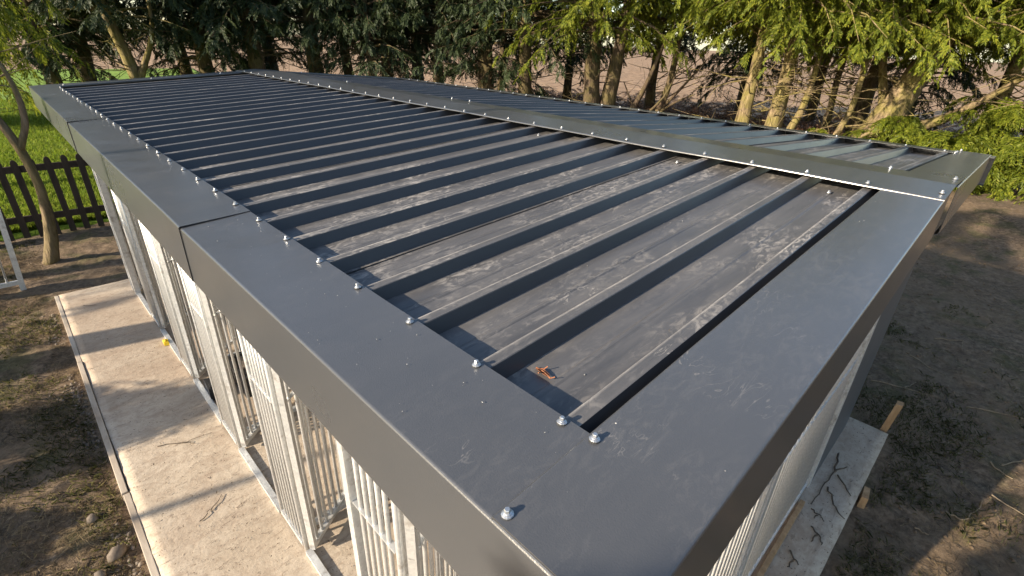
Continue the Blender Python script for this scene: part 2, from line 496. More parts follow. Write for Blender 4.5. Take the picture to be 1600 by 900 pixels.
# --- eave flashings (folded strips with a drop and a small return lip)
FD = 0.176
T = 0.0022
def folded(name, secs, label=None):
    """secs: list of (list of (x,y,z)) cross sections along the run; thickness added downwards/inwards"""
    n = len(secs[0]); Vv = []; Ff = []
    for s in secs: Vv += s
    for i in range(len(secs)-1):
        for j in range(n-1):
            a = i*n+j; Ff.append((a, a+1, a+n+1, a+n))
    me = bpy.data.meshes.new(name); me.from_pydata(Vv, [], Ff); me.materials.append(M_FLASH); me.update()
    o = add(name, me, kennel)
    bv = o.modifiers.new('fold', 'BEVEL'); md = o.modifiers.new('thickness', 'SOLIDIFY'); md.thickness = T; md.offset = 0.0
    bv.width = 0.0042; bv.segments = 4; bv.limit_method = 'ANGLE'; bv.angle_limit = R(50)
    if label: o['label'] = label
    return o
frng = random.Random(5)
def eave_piece(y0, y1, side, lift=0.0, flare=0.0, n=None):
    n = n or max(4, int((y1-y0)/0.12))
    secs = []
    for i in range(n+1):
        t = i/n; y = y0+(y1-y0)*t
        w = frng.uniform(-0.0007, 0.0007)
        fl = flare*max(0, 1-(y-y0)/0.25)          # near end stands off a little at the lap
        xi = 0.012; xo = XE-fl
        zi = zr(0)+math.tan(TH)*xi+0.0015+lift+w; zo = math.tan(TH)*XE+0.0015+lift+fl*0.8
        s = [(xi, y, zi), (XE*0.5, y, (zi+zo)/2-0.0005+w), (xo, y, zo), (xo-0.001, y, zo-FD), (xo+0.012, y, zo-FD-0.005)]
        if side: s = [(2*XR-a, b_, c) for (a, b_, c) in s][::-1]
        secs.append(s)
    return secs
for side in (0, 1):
    cuts = [(yf(0)+0.003, 1.36, 0.0, 0.0), (1.305, 3.72, 0.0024, 0.0035), (3.665, YB, 0.0046, 0.004)]
    for (a, b_, lf, fl) in cuts:
        e = folded('eave_flashing', eave_piece(a, b_, side, lf, fl))
        for k in range(0, 31):
            y = 0.2*k
            if a-0.01 < y < b_-0.07:
                if y <= 5.9: screw(0.0 if side == 0 else 2*XR, y+0.002*side, e, 0.004+lf)
        if a < 0:
            x_ = -0.169 if side == 0 else 2*XR+0.169
            screw(x_, -0.062, e, 0.0085)

# --- verge flashings (front and back), two lengths meeting under the ridge cap
def verge_piece(x0, x1, front, lift, drop_in=0.0):
    n = 12; secs = []
    for i in range(n+1):
        t = i/n; x = x0+(x1-x0)*t
        z = zr(x)+lift+frng.uniform(-0.0005, 0.0005)
        dy = drop_in*t
        if front:
            yo = yf(x)-drop_in; yi = -0.044+0.002*math.sin(x*3)
            s = [(x, yi, z-0.012), (x, yi-0.001, z), (x, (yi+yo)/2, z+0.0008), (x, yo, z), (x, yo-0.001, z-FD+0.004), (x, yo+0.012, z-FD-0.001)]
            s = s[::-1]
        else:
            yo = YB-0.004*0; yi = 6.05
            s = [(x, yi, z-0.012), (x, yi+0.001, z), (x, (yi+yo)/2, z), (x, yo+0.003, z), (x, yo+0.004, z-FD), (x, yo-0.008, z-FD-0.005)]
        secs.append(s)
    return secs
v1 = folded('verge_flashing', verge_piece(XE+0.001, XR-0.06, True, 0.0066))
v2 = folded('verge_flashing', verge_piece(XR+0.012, XE2-0.001, True, 0.0052, 0.010))
b1 = folded('verge_flashing', verge_piece(XE+0.001, XR, False, 0.0050))
b2 = folded('verge_flashing', verge_piece(XR+0.002, XE2-0.001, False, 0.0064))
screw(0.004, -0.058, v1, 0.010)
screw(2*XR-0.03, -0.062, v2, 0.009); screw(2*XR-0.10, -0.06, v2, 0.009)
for x in (0.05, 0.75, 1.4): screw(x, 6.08, b1, 0.007)
for x in (2.3, 3.0, 3.6): screw(x, 6.08, b2, 0.008)

# --- ridge cap
secs = []
n = 62
for i in range(n+1):
    y = -0.222+(YB-0.01+0.222)*i/n
    bow = 0.0035*math.sin(y*5.1)*math.sin(y*1.7+0.6)
    sag = abs(math.sin(math.pi*y/0.2))*0.0018
    xa = XR-0.212+0.003*math.sin(y*1.3); xb = XR+0.212+0.003*math.sin(y*1.9+1)
    za = zr(xa)+0.0125+bow*0.6; zb = zr(xb)+0.0125+bow*0.5
    secs.append([(xa-0.0005, y, za-0.0055), (xa, y, za), (XR-0.10, y, zr(XR-0.10)+0.0125+bow*0.2), (XR, y, zr(XR)+0.0125), (XR+0.10, y, zr(XR+0.10)+0.0125), (xb, y, zb), (xb+0.0005, y, zb-0.0055)])
secs = [s[::-1] for s in secs]
ridge = folded('ridge_cap', secs)
for k in range(0, 31):
    y = 0.2*k
    if y < 6.15:
        screw(WR, y, ridge, 0.0145)
        if k in (0, 13, 14, 22): screw(2*XR-WR, y+0.01, ridge, 0.0145)
screw(XR-0.15, -0.2, ridge, 0.0155); screw(XR+0.16, -0.2, ridge, 0.0155)
# stray screws that missed a rib and sit in the pan below the cap
for (x, y) in ((1.585, 0.10), (1.585, 0.70), (1.585, 1.52)):
    screw(x, y, ridge, -DEP+0.0005)

# timber purlin ends seen in the slit at the ridge
MB().box(XR-0.10, yf(XR)+0.012, zr(XR)-0.16, XR+0.10, yf(XR)+0.055, zr(XR)-0.012).build('barge_board', M_WOOD, kennel)

# --- steel frame, bar panels and gates
XW = 0.075; YW = -0.065; XW2 = 3.585; YW2 = 6.07
ZT = -0.085
BAR = MB().tube([(0,0,0),(0,0,ZT-ZS-0.115)], 0.0088, 8).mesh('bar', M_GALV, True)
def bar_panel(name, p0, p1, z0=ZS+0.055, z1=ZT-0.06, pitch=0.062, frame=True, label=None, latch=False):
    p0 = Vector((p0[0], p0[1], 0)); p1 = Vector((p1[0], p1[1], 0))
    d = (p1-p0); ln = d.length; d.normalize(); nrm = Vector((-d.y, d.x, 0))
    m = MB()
    def rail(z, h, w):
        a = p0+nrm*w/2; b_ = p1+nrm*w/2; c = p1-nrm*w/2; e = p0-nrm*w/2
        m.hexa([(a.x,a.y,z),(e.x,e.y,z),(c.x,c.y,z),(b_.x,b_.y,z),(a.x,a.y,z+h),(e.x,e.y,z+h),(c.x,c.y,z+h),(b_.x,b_.y,z+h)])
    rail(z0-0.03, 0.03, 0.03)
    extra = None
    if not frame:
        m0 = m; m = MB(); rail(z1, 0.03, 0.03); m1 = m; m = MB(); rail(z0+0.98, 0.006, 0.024); m2 = m; m = m0; extra = (m1, m2)
    else:
        rail(z1, 0.03, 0.03); rail(z0+0.98, 0.006, 0.024)
    if frame:
        for q in (p0, p1-d*0.022):
            a = q+nrm*0.0165; b_ = q+d*0.022+nrm*0.0165; c = q+d*0.022-nrm*0.0165; e = q-nrm*0.0165
            m.hexa([(a.x,a.y,z0-0.032),(e.x,e.y,z0-0.032),(c.x,c.y,z0-0.032),(b_.x,b_.y,z0-0.032),(a.x,a.y,z1+0.032),(e.x,e.y,z1+0.032),(c.x,c.y,z1+0.032),(b_.x,b_.y,z1+0.032)])
    o = m.build(name, M_GALV, kennel)
    for e_ in extra or (): e_.build('rail', M_GALV, o)
    nb = max(1, int(round((ln-0.02)/pitch))-1)
    for i in range(1, nb+1):
        q = p0+d*(ln*i/(nb+1))
        s = (z1-z0)/(ZT-ZS-0.115)
        b2_ = add('bar', BAR, o, (q.x, q.y, z0)); b2_.scale = (1, 1, s)
    if latch:
        q = p1-d*0.06
        lm = MB()
        lm.tube([(q.x-0.02,q.y-0.012,z0+0.95),(q.x-0.045,q.y-0.02,z0+0.95),(q.x-0.05,q.y-0.02,z0+0.90),(q.x-0.05,q.y+0.03,z0+0.88)], 0.007, 6)
        lm.build('latch', M_GALV, o)
    if label: o['label'] = label
    return o
def post(x, y, w=0.05):
    return MB().box(x-w/2, y-w/2, ZS-0.002, x+w/2, y+w/2, ZT).build('post', M_GALV, kennel)
def tube_post(x, y):
    return MB().tube([(x,y,ZS-0.002),(x,y,ZS+0.9),(x,y,ZT)], 0.0125, 10).build('post', M_GALV, kennel, True)
HG = [0.62, 1.68, 2.74, 3.80, 4.86, 5.92]
for hy in HG:
    nxt = hy+0.345
    if hy > 5.5:
        post(XW, hy); bar_panel('bar_panel', (XW, hy+0.03), (XW, YW2-0.03))
    else:
        tube_post(XW, hy+0.055)
        if hy < 1: post(XW, nxt+0.035, 0.040)
        else: tube_post(XW, nxt+0.035)
        bar_panel('bar_panel', (XW, hy+0.072), (XW, nxt+0.017), pitch=0.043, frame=False)
    # gate folded back into the run
    a = R(38+5*math.sin(hy*7))
    p0 = (XW+0.012, hy+0.0); ln = 0.64
    bar_panel('gate', p0, (p0[0]+ln*math.cos(a), p0[1]+ln*math.sin(a)), ZS+0.075, ZT-0.12, pitch=0.052, latch=True)
    # steel threshold of the opening
    MB().box(XW-0.018, hy-0.66, ZS-0.001, XW+0.018, hy+0.03, ZS+0.022).build('threshold', M_GALV, kennel)
# partitions between the runs
for hy in HG[:-1]:
    y = hy+0.16
    bar_panel('partition_panel', (XW+0.06, y), (2.45, y), pitch=0.085)
# front (near) wall: bar panels, then a solid panel round the sleeping end
post(XW, YW); post(XW, YW2); post(2.72, YW)
bar_panel('bar_panel', (XW+0.03, YW), (1.36, YW), pitch=0.058)
post(1.39, YW, 0.045)
bar_panel('bar_panel', (1.42, YW), (2.69, YW), pitch=0.058)
def solid(x0, y0, x1, y1):
    return MB().box(x0, y0, ZS+0.001, x1, y1, ZT+0.001).build('solid_panel', M_PANEL, kennel)
solid(2.748, YW-0.022, XW2+0.02, YW+0.02)
solid(XW2-0.02, YW+0.022, XW2+0.02, YW2-0.02)
solid(2.50, YW2-0.02, XW2+0.02, YW2+0.02)
solid(2.47, YW+0.024, 2.51, YW2-0.022)
bar_panel('bar_panel', (XW+0.03, YW2), (2.47, YW2), pitch=0.068)
# head beams carrying the roof
for (a, b_) in (((XW,YW),(XW,YW2)), ((XW2,YW),(XW2,YW2))):
    MB().box(a[0]-0.025, a[1]-0.03, ZT+0.002, b_[0]+0.025, b_[1]+0.03, ZT+0.044).build('head_beam', M_GALV, kennel)
for y in (YW, YW2):
    mm = MB()
    for (xa, xb) in ((XW+0.026, XR-0.001), (XR+0.001, XW2-0.026)):
        za = zr(xa)-0.045; zb = zr(xb)-0.045
        mm.hexa([(xa,y-0.025,ZT),(xb,y-0.025,ZT),(xb,y+0.025,ZT),(xa,y+0.025,ZT),(xa,y-0.025,za),(xb,y-0.025,zb),(xb,y+0.025,zb),(xa,y+0.025,za)])
    mm.build('gable_beam', M_GALV, kennel)

# ------------------------------------------------------------------ things in and round the kennel
# black slatted plastic crate standing in a run
cr = thing('plastic_crate', 'black slatted plastic crate on the concrete inside the kennel runs', 'crate', (0.42, 3.45, ZS))
MB().box(0.30,3.32,ZS+0.001,0.62,3.72,ZS+0.02).build('base', M_PLASTIC, cr)
for i in range(5):
    MB().box(0.30+0.07*i,3.32,ZS+0.021,0.335+0.07*i,3.345,ZS+0.16).build('slat', M_PLASTIC, cr)
    MB().box(0.30+0.07*i,3.695,ZS+0.021,0.335+0.07*i,3.72,ZS+0.16).build('slat', M_PLASTIC, cr)
for i in range(4):
    MB().box(0.30,3.37+0.085*i,ZS+0.021,0.325,3.41+0.085*i,ZS+0.16).build('slat', M_PLASTIC, cr)
MB().box(0.292,3.312,ZS+0.161,0.628,3.345,ZS+0.185).build('rim', M_PLASTIC, cr)
MB().box(0.292,3.695,ZS+0.161,0.628,3.728,ZS+0.185).build('rim', M_PLASTIC, cr)
MB().box(0.292,3.346,ZS+0.161,0.325,3.694,ZS+0.185).build('rim', M_PLASTIC, cr)
MB().box(0.595,3.346,ZS+0.161,0.628,3.694,ZS+0.185).build('rim', M_PLASTIC, cr)

bl = MB()
bl.hexa([(0.085,3.46,ZS+0.002),(0.205,3.44,ZS+0.002),(0.215,3.62,ZS+0.002),(0.095,3.64,ZS+0.002),(0.09,3.465,ZS+0.11),(0.20,3.446,ZS+0.11),(0.21,3.615,ZS+0.11),(0.10,3.635,ZS+0.11)])
bl.box(0.105,3.47,ZS+0.111,0.195,3.50,ZS+0.13)
tag(bl.build('black_tub', M_PLASTIC), 'small black plastic tub on the concrete at a kennel gateway', 'tub')

yl = MB()
yl.hexa([(0.018,4.57,ZS+0.004),(0.062,4.555,ZS+0.004),(0.070,4.66,ZS+0.004),(0.024,4.675,ZS+0.004),(0.022,4.575,ZS+0.035),(0.056,4.563,ZS+0.035),(0.064,4.65,ZS+0.026),(0.030,4.665,ZS+0.026)])
yl.tube([(0.04,4.60,ZS+0.03),(0.042,4.61,ZS+0.05)], [0.014,0.010], 8)
tag(yl.build('yellow_plastic_piece', M_YELLOW), 'small yellow plastic piece on the concrete against the kennel bars', 'plastic piece')

# edging board down the left side of the slab, in three lengths
def board(pts, name, mat, label, cat, group=None):
    m = MB()
    (x0,y0),(x1,y1),w,z0,z1 = pts
    d = Vector((x1-x0,y1-y0,0)).normalized(); nn = Vector((-d.y,d.x,0))*w/2
    m.hexa([(x0+nn.x,y0+nn.y,z0),(x0-nn.x,y0-nn.y,z0),(x1-nn.x,y1-nn.y,z0),(x1+nn.x,y1+nn.y,z0),(x0+nn.x,y0+nn.y,z1),(x0-nn.x,y0-nn.y,z1),(x1-nn.x,y1-nn.y,z1),(x1+nn.x,y1+nn.y,z1)])
    o = m.build(name, mat); tag(o, label, cat, group)
    bv = o.modifiers.new('edge', 'BEVEL'); bv.width = 0.004; bv.segments = 2
    return o
M_EDGE = m_simple('weathered_edging', (0.30,0.245,0.19), (0.50,0.43,0.35), 14, 0.85, 0.4, 0.004, (1,0.2,1))
board(((-0.575,-0.4),(-0.574,2.86),0.036,-2.30,ZS+0.001), 'edging_board', M_EDGE, 'pale edging board along the slab beside the rubble, nearest length', 'board', 'slab edging boards')
board(((-0.580,2.87),(-0.574,4.75),0.036,-2.30,ZS+0.005), 'edging_board', M_EDGE, 'pale edging board along the slab, middle length by the weeds', 'board', 'slab edging boards')
board(((-0.573,4.76),(-0.573,6.40),0.034,-2.30,ZS+0.001), 'edging_board', M_EDGE, 'pale edging board along the slab, farthest length towards the fence', 'board', 'slab edging boards')
board(((1.30,-0.118),(2.52,-0.106),0.03,ZS+0.004,ZS+0.036), 'timber_batten', M_WOOD, 'orange brown timber batten lying along the foot of the front bars', 'batten')

# survey stake and offcuts by the right hand end of the slab
st = MB()
bx, by = 3.80, -0.30
st.hexa([(bx-.008,by-.008,ZG-0.15),(bx+.008,by-.008,ZG-0.15),(bx+.008,by+.008,ZG-0.15),(bx-.008,by+.008,ZG-0.15),
         (bx-.022,by-.022,ZG-0.02),(bx+.022,by-.022,ZG-0.02),(bx+.022,by+.022,ZG-0.02),(bx-.022,by+.022,ZG-0.02)])
st.hexa([(bx-.022,by-.022,ZG-0.02),(bx+.022,by-.022,ZG-0.02),(bx+.022,by+.022,ZG-0.02),(bx-.022,by+.022,ZG-0.02),
         (bx-.018,by-.052,ZG+0.34),(bx+.026,by-.050,ZG+0.35),(bx+.024,by-.008,ZG+0.345),(bx-.019,by-.008,ZG+0.335)])
tag(st.build('timber_stake', M_WOOD), 'short square timber stake standing in the soil at the slab corner', 'stake')
o = MB().hexa([(2.90,-0.40,ZG-0.02),(3.0,-0.385,ZG-0.02),(3.0,-0.35,ZG-0.02),(2.89,-0.36,ZG-0.02),(2.90,-0.40,ZS-0.005),(3.0,-0.385,ZS+0.004),(3.0,-0.352,ZS+0.004),(2.89,-0.362,ZS-0.005)]).build('timber_peg', M_WOOD)
tag(o, 'small pale timber peg against the long edge of the slab', 'peg')

# galvanised spare panel standing at the left edge
sp = thing('loose_metal_panel', 'loose galvanised bar panel standing on the soil left of the slender tree', 'metal panel', (-1.4, 7.05, ZG), world_children=True)
def spz(x, z, y=7.05): return (x+0.07*(z-ZG)*1.0, y+0.06*(z-ZG), z)
for (xa, xb) in ((-0.845,-0.795), (-1.95,-1.90)):
    m = MB()
    m.hexa([spz(xa,ZG+0.0,7.03),spz(xb,ZG+0.0,7.03),spz(xb,ZG+0.0,7.07),spz(xa,ZG+0.0,7.07),spz(xa,ZG+1.75,7.03),spz(xb,ZG+1.75,7.03),spz(xb,ZG+1.75,7.07),spz(xa,ZG+1.75,7.07)])
    m.build('frame_upright', M_GALV, sp)
for z in (ZG+0.07, ZG+1.70):
    m = MB(); m.hexa([spz(-1.899,z,7.035),spz(-0.846,z,7.035),spz(-0.846,z,7.065),spz(-1.899,z,7.065),spz(-1.899,z+.045,7.035),spz(-0.846,z+.045,7.035),spz(-0.846,z+.045,7.065),spz(-1.899,z+.045,7.065)])
    m.build('rail', M_GALV, sp)
for i in range(11):
    x = -0.93-0.088*i
    MB().tube([spz(x,ZG+0.116), spz(x,ZG+1.699)], 0.010, 8).build('bar', M_GALV, sp, True)

# picket fence
fn = thing('picket_fence', 'low dark stained picket fence with rounded tops beside the lawn', 'fence', (0.5, 8.95, ZG))
pk = MB()
prof = [(-0.037,0.0)] + [(-0.037,0.86)] + [(0.037*math.cos(a), 0.86+0.05*math.sin(a)) for a in [math.pi*(1-k/8) for k in range(1, 8)]] + [(0.037,0.86),(0.037,0.0)]
nb = len(prof)
for yy in (-0.009, 0.009):
    pk.v += [(x, yy, z*1.17) for (x, z) in prof]
pk.f.append(tuple(range(nb))); pk.f.append(tuple(range(2*nb-1, nb-1, -1)))
for k in range(nb): pk.f.append(((k+1) % nb, k, nb+k, nb+(k+1) % nb))
PICK = pk.mesh('picket', M_FENCE)
prng = random.Random(2)
for i in range(40):
    x = -1.95+0.163*i
    add('picket', PICK, fn, (x+prng.uniform(-.008,.008), 8.93-0.02*x, ZG+0.02+prng.uniform(-.015,.01)), (0, prng.uniform(-.015,.015), -0.02))
for z in (ZG+0.235, ZG+0.905):
    MB().hexa([(-2.1,8.945+.042,z),(4.6,8.945-.092,z),(4.6,8.985-.092,z),(-2.1,8.985+.042,z),(-2.1,8.945+.042,z+.085),(4.6,8.945-.092,z+.085),(4.6,8.985-.092,z+.085),(-2.1,8.985+.042,z+.085)]).build('rail', M_FENCE, fn)
for x in (-1.6, 0.9, 3.4):
    MB().box(x-.04, 8.99-.02*x, ZG-0.1, x+.04, 9.07-.02*x, ZG+1.02).build('fence_post', M_FENCE, fn)

# ------------------------------------------------------------------ trees
def unit(a): return a/np.maximum(np.linalg.norm(a, axis=-1, keepdims=True), 1e-9)
def sprays(rng, o, az, length, rise, droop, n_twig, n_leaf, twig_len, leaf_len, leaf_w, hang=0.5):
    """leaf quads of drooping conifer branches; o (N,3), az (N), length (N)"""
    Nn = len(o)
    h = np.stack([np.cos(az), np.sin(az), np.zeros(Nn)], 1)
    side = np.stack([-np.sin(az), np.cos(az), np.zeros(Nn)], 1)
    t = rng.uniform(0.18, 1.0, (Nn, n_twig))**0.8
    upv = np.array([0, 0, 1.0])
    P = o[:,None,:] + length[:,None,None]*(h[:,None,:]*t[...,None] + upv*(rise[:,None]*t - droop[:,None]*t*t)[...,None])
    tan = unit(h[:,None,:] + upv*(rise[:,None]-2*droop[:,None]*t)[...,None])
    sg = rng.choice([-1., 1.], (Nn, n_twig))
    td = unit(tan*rng.uniform(0.35, 1.0, (Nn, n_twig, 1)) + side[:,None,:]*(sg*rng.uniform(0.3, 1.0, (Nn, n_twig)))[...,None]
              + upv*(-hang*rng.uniform(0.2, 1.3, (Nn, n_twig)))[...,None] + rng.normal(0, 0.12, (Nn, n_twig, 3)))
    tl = twig_len*rng.uniform(0.5, 1.2, (Nn, n_twig))*(1.15-0.6*t)
    s = (np.arange(n_leaf)+rng.uniform(0, 1, (Nn, n_twig, n_leaf)))/n_leaf
    Q = P[:,:,None,:] + td[:,:,None,:]*(tl[...,None]*s)[...,None] - upv*(0.35*tl[...,None]*s*s)[...,None]
    d = unit(td[:,:,None,:] - upv*(0.5*s)[...,None])
    perp = unit(np.cross(d, unit(upv + rng.normal(0, 0.5, (Nn, n_twig, 1, 3)))))
    sg2 = np.where(np.arange(n_leaf) % 2 == 0, 1., -1.)[None,None,:,None]
    ld = unit(d + perp*sg2*rng.uniform(0.3, 0.95, (Nn, n_twig, n_leaf, 1)) + rng.normal(0, 0.15, d.shape))
    ll = (leaf_len*rng.uniform(0.6, 1.25, (Nn, n_twig, n_leaf)))[...,None]
    lw = unit(np.cross(ld, unit(np.cross(d, perp) + rng.normal(0, 0.35, d.shape))))*leaf_w
    A = Q; B = Q + ld*ll*0.45 + lw; Cc = Q + ld*ll - upv*0.12*ll; D = Q + ld*ll*0.45 - lw
    V = np.stack([A, B, Cc, D], -2).reshape(-1, 3)
    F = np.arange(len(V)).reshape(-1, 4)
    return V, F
def merge(parts):
    Vs = []; Fs = []; b = 0
    for V, F in parts:
        Vs.append(V); Fs.append(F+b); b += len(V)
    return np.concatenate(Vs), np.concatenate(Fs)

def crown_meshes(seed, z0, zd, ztop, rad, nb, mat, dens=1.0, dead=18, leaf=0.072):
    """crown hung on a trunk axis at the origin (ground = 0). z0..zd is the finely built skirt, above it larger sprays."""
    rng = np.random.default_rng(seed)
    parts = []
    def ring(nn, za, zb, rmul):
        z = rng.uniform(za, zb, nn); az = rng.uniform(0, 2*np.pi, nn)
        ln = rad*rmul*rng.uniform(0.55, 1.15, nn)*np.clip(1.12-0.92*(z-z0)/(ztop-z0), 0.12, 1)
        o = np.stack([0.1*np.cos(az), 0.1*np.sin(az), z], 1)
        return o, az, ln, rng.uniform(0.05, 0.35, nn), rng.uniform(0.22, 0.55, nn)
    o, az, ln, ri, dr = ring(nb, z0, zd, 1.0)
    parts.append(sprays(rng, o, az, ln, ri, dr, int(20*dens), 26, 0.46, leaf, 0.0125))
    w = MB()
    for i in range(nb):
        pts = []
        for t in (0, .3, .6, .9):
            pts.append((o[i,0]+ln[i]*t*math.cos(az[i]), o[i,1]+ln[i]*t*math.sin(az[i]), o[i,2]+ln[i]*(ri[i]*t-dr[i]*t*t)))
        w.tube(pts, [0.03, 0.022, 0.013, 0.005], 4, False)
    n2 = int((ztop-zd)*9)
    o, az, ln, ri, dr = ring(n2, zd, ztop, 1.0)
    parts.append(sprays(rng, o, az, ln, ri, dr, 16, 10, 0.6, 0.17, 0.035))
    V, F = merge(parts)
    for i in range(dead):
        z = rng.uniform(0.3, max(z0, 0.8)+0.3); a = rng.uniform(0, 6.28); l = rng.uniform(0.4, 1.5)
        p = [np.array([0.08*math.cos(a), 0.08*math.sin(a), z])]
        dirv = np.array([math.cos(a), math.sin(a), rng.uniform(-0.15, 0.45)])
        for k in range(4):
            dirv = dirv + rng.normal(0, 0.18, 3); p.append(p[-1]+dirv*l/4)
            if k in (1, 2):
                q = p[-1]; d2 = dirv + rng.normal(0, 0.6, 3)
                w.tube([q, q+d2*l*0.2, q+d2*l*0.36+rng.normal(0,0.05,3)], [0.007, 0.005, 0.002], 3, False)
        w.tube(p, [0.018, 0.014, 0.010, 0.006, 0.003], 4, False)
    return np_mesh('crown', V, F, mat), w.v, w.f

CROWNS = {}
def crown(kind):
    if kind not in CROWNS:
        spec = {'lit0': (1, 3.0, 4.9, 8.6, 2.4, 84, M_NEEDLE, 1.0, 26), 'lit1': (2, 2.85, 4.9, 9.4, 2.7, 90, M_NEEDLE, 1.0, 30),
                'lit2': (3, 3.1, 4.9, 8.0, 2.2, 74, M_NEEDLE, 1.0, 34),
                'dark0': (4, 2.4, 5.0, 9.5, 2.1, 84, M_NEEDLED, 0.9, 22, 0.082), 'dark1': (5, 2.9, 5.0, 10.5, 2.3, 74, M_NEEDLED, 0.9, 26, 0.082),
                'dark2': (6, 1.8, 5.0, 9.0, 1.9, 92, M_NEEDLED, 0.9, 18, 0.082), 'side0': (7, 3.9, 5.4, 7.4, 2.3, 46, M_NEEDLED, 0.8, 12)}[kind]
        CROWNS[kind] = crown_meshes(*spec)
    return CROWNS[kind]
def trunk_mesh(seed, path, rad, mat, n=12, flare=1.5, limbs=()):
    """path: (x,y,z) points from the ground up; ridged bark"""
    rng = random.Random(seed)
    m = MB()
    def ridged(path, r0, r1, n, flare):
        P = [Vector(p) for p in path]
        # resample
        pts = []; rr = []
        K = 5
        tot = (len(P)-1)*K
        for i in range(tot+1):
            s = i/K; a = min(int(s), len(P)-2); t = s-a
            p0 = P[max(a-1,0)]; p1 = P[a]; p2 = P[a+1]; p3 = P[min(a+2,len(P)-1)]
            q = 0.5*((2*p1)+(p2-p0)*t+(2*p0-5*p1+4*p2-p3)*t*t+(3*p1-p0-3*p2+p3)*t**3)
            u = i/tot
            pts.append(q); rr.append((r0+(r1-r0)*u)*(1+(flare-1)*math.exp(-(q-P[0]).length/0.45)))
        ph = [rng.uniform(0.86, 1.14) for _ in range(n)]
        base = len(m.v)
        m.tube(pts, rr, n, True)
        for i in range(len(pts)):
            for k in range(n):
                v = Vector(m.v[base+i*n+k]); c = pts[i]
                f = ph[k]*(1+rng.uniform(-0.05, 0.05))
                m.v[base+i*n+k] = tuple(c+(v-c)*f)
    ridged(path, rad[0], rad[1], n, flare)
    for (lp, a, b_) in limbs: ridged(lp, a, b_, 7, 1.15)
    return m
def conifer(name, label, loc, kind, path, rad, bark, seed, rot=0.0, scale=1.0, flare=1.6, limbs=(), group=None, cz=0.0, cshift=(0,0)):
    z = float(soil_z(np.array([loc[0]]), np.array([loc[1]]))[0])-0.03
    if loc[1] > 25 or loc[0] < -14.5: z = ZG
    root = thing(name, label, 'tree', (loc[0], loc[1], z), group, world_children=False)
    trunk_mesh(seed, path, rad, bark, 12, flare, limbs).build('trunk', bark, root, True)
    me, wv, wf = crown(kind)
    key = 'wood_'+kind+bark.name
    if key not in CROWNS:
        w = MB(); w.v = list(wv); w.f = list(wf); CROWNS[key] = w.mesh('branches', bark)
    for nm, mm in (('crown', me), ('branches', CROWNS[key])):
        c = bpy.data.objects.new(nm, mm); COL.objects.link(c); c.parent = root
        c.location = (cshift[0], cshift[1], cz); c.rotation_euler = (0, 0, rot); c.scale = (scale, scale, 1.0)
    return root
def straight(h=8.5, lx=0.0, ly=0.0, wob=0.05, seed=0):
    r = random.Random(seed)
    return [(lx*t*h+r.uniform(-wob,wob)*(t>0), ly*t*h+r.uniform(-wob,wob)*(t>0), h*t) for t in (0, .12, .25, .4, .6, 1)]
GR = 'conifers in the row behind the kennel'
# image left to right; the right hand ones stand in full sun
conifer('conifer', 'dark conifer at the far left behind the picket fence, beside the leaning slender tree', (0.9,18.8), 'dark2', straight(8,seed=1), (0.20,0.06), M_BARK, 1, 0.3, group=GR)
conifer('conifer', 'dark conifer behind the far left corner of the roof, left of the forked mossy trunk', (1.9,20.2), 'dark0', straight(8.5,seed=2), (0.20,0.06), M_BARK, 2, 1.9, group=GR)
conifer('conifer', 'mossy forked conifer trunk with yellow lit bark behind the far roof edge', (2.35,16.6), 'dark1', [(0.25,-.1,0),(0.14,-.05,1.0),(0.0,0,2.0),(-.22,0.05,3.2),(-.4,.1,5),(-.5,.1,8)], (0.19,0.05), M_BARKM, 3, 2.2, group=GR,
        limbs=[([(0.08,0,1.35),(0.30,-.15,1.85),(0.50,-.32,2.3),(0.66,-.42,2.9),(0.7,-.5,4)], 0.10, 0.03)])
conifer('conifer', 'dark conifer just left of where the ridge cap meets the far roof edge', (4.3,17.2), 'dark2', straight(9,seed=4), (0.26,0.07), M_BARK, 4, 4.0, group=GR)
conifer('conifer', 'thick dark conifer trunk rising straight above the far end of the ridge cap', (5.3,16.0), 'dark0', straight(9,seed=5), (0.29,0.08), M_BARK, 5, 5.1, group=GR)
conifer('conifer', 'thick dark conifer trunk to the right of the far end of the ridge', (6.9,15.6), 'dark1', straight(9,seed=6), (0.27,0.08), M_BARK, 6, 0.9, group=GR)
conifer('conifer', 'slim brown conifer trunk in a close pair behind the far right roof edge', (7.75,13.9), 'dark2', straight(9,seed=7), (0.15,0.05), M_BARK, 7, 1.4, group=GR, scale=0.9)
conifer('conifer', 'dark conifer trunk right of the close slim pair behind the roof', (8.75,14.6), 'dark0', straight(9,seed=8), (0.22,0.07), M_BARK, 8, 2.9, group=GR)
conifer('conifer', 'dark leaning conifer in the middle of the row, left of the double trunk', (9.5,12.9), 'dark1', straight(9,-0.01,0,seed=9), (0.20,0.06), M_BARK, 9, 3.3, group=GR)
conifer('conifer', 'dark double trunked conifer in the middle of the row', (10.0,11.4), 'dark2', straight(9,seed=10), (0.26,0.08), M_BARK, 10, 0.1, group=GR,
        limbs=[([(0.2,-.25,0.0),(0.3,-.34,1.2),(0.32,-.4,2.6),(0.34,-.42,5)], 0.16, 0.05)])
conifer('conifer', 'straight bare conifer trunk standing against the brown field', (10.35,10.15), 'dark1', straight(9,seed=11), (0.24,0.08), M_BARK, 11, 5.6, group=GR)
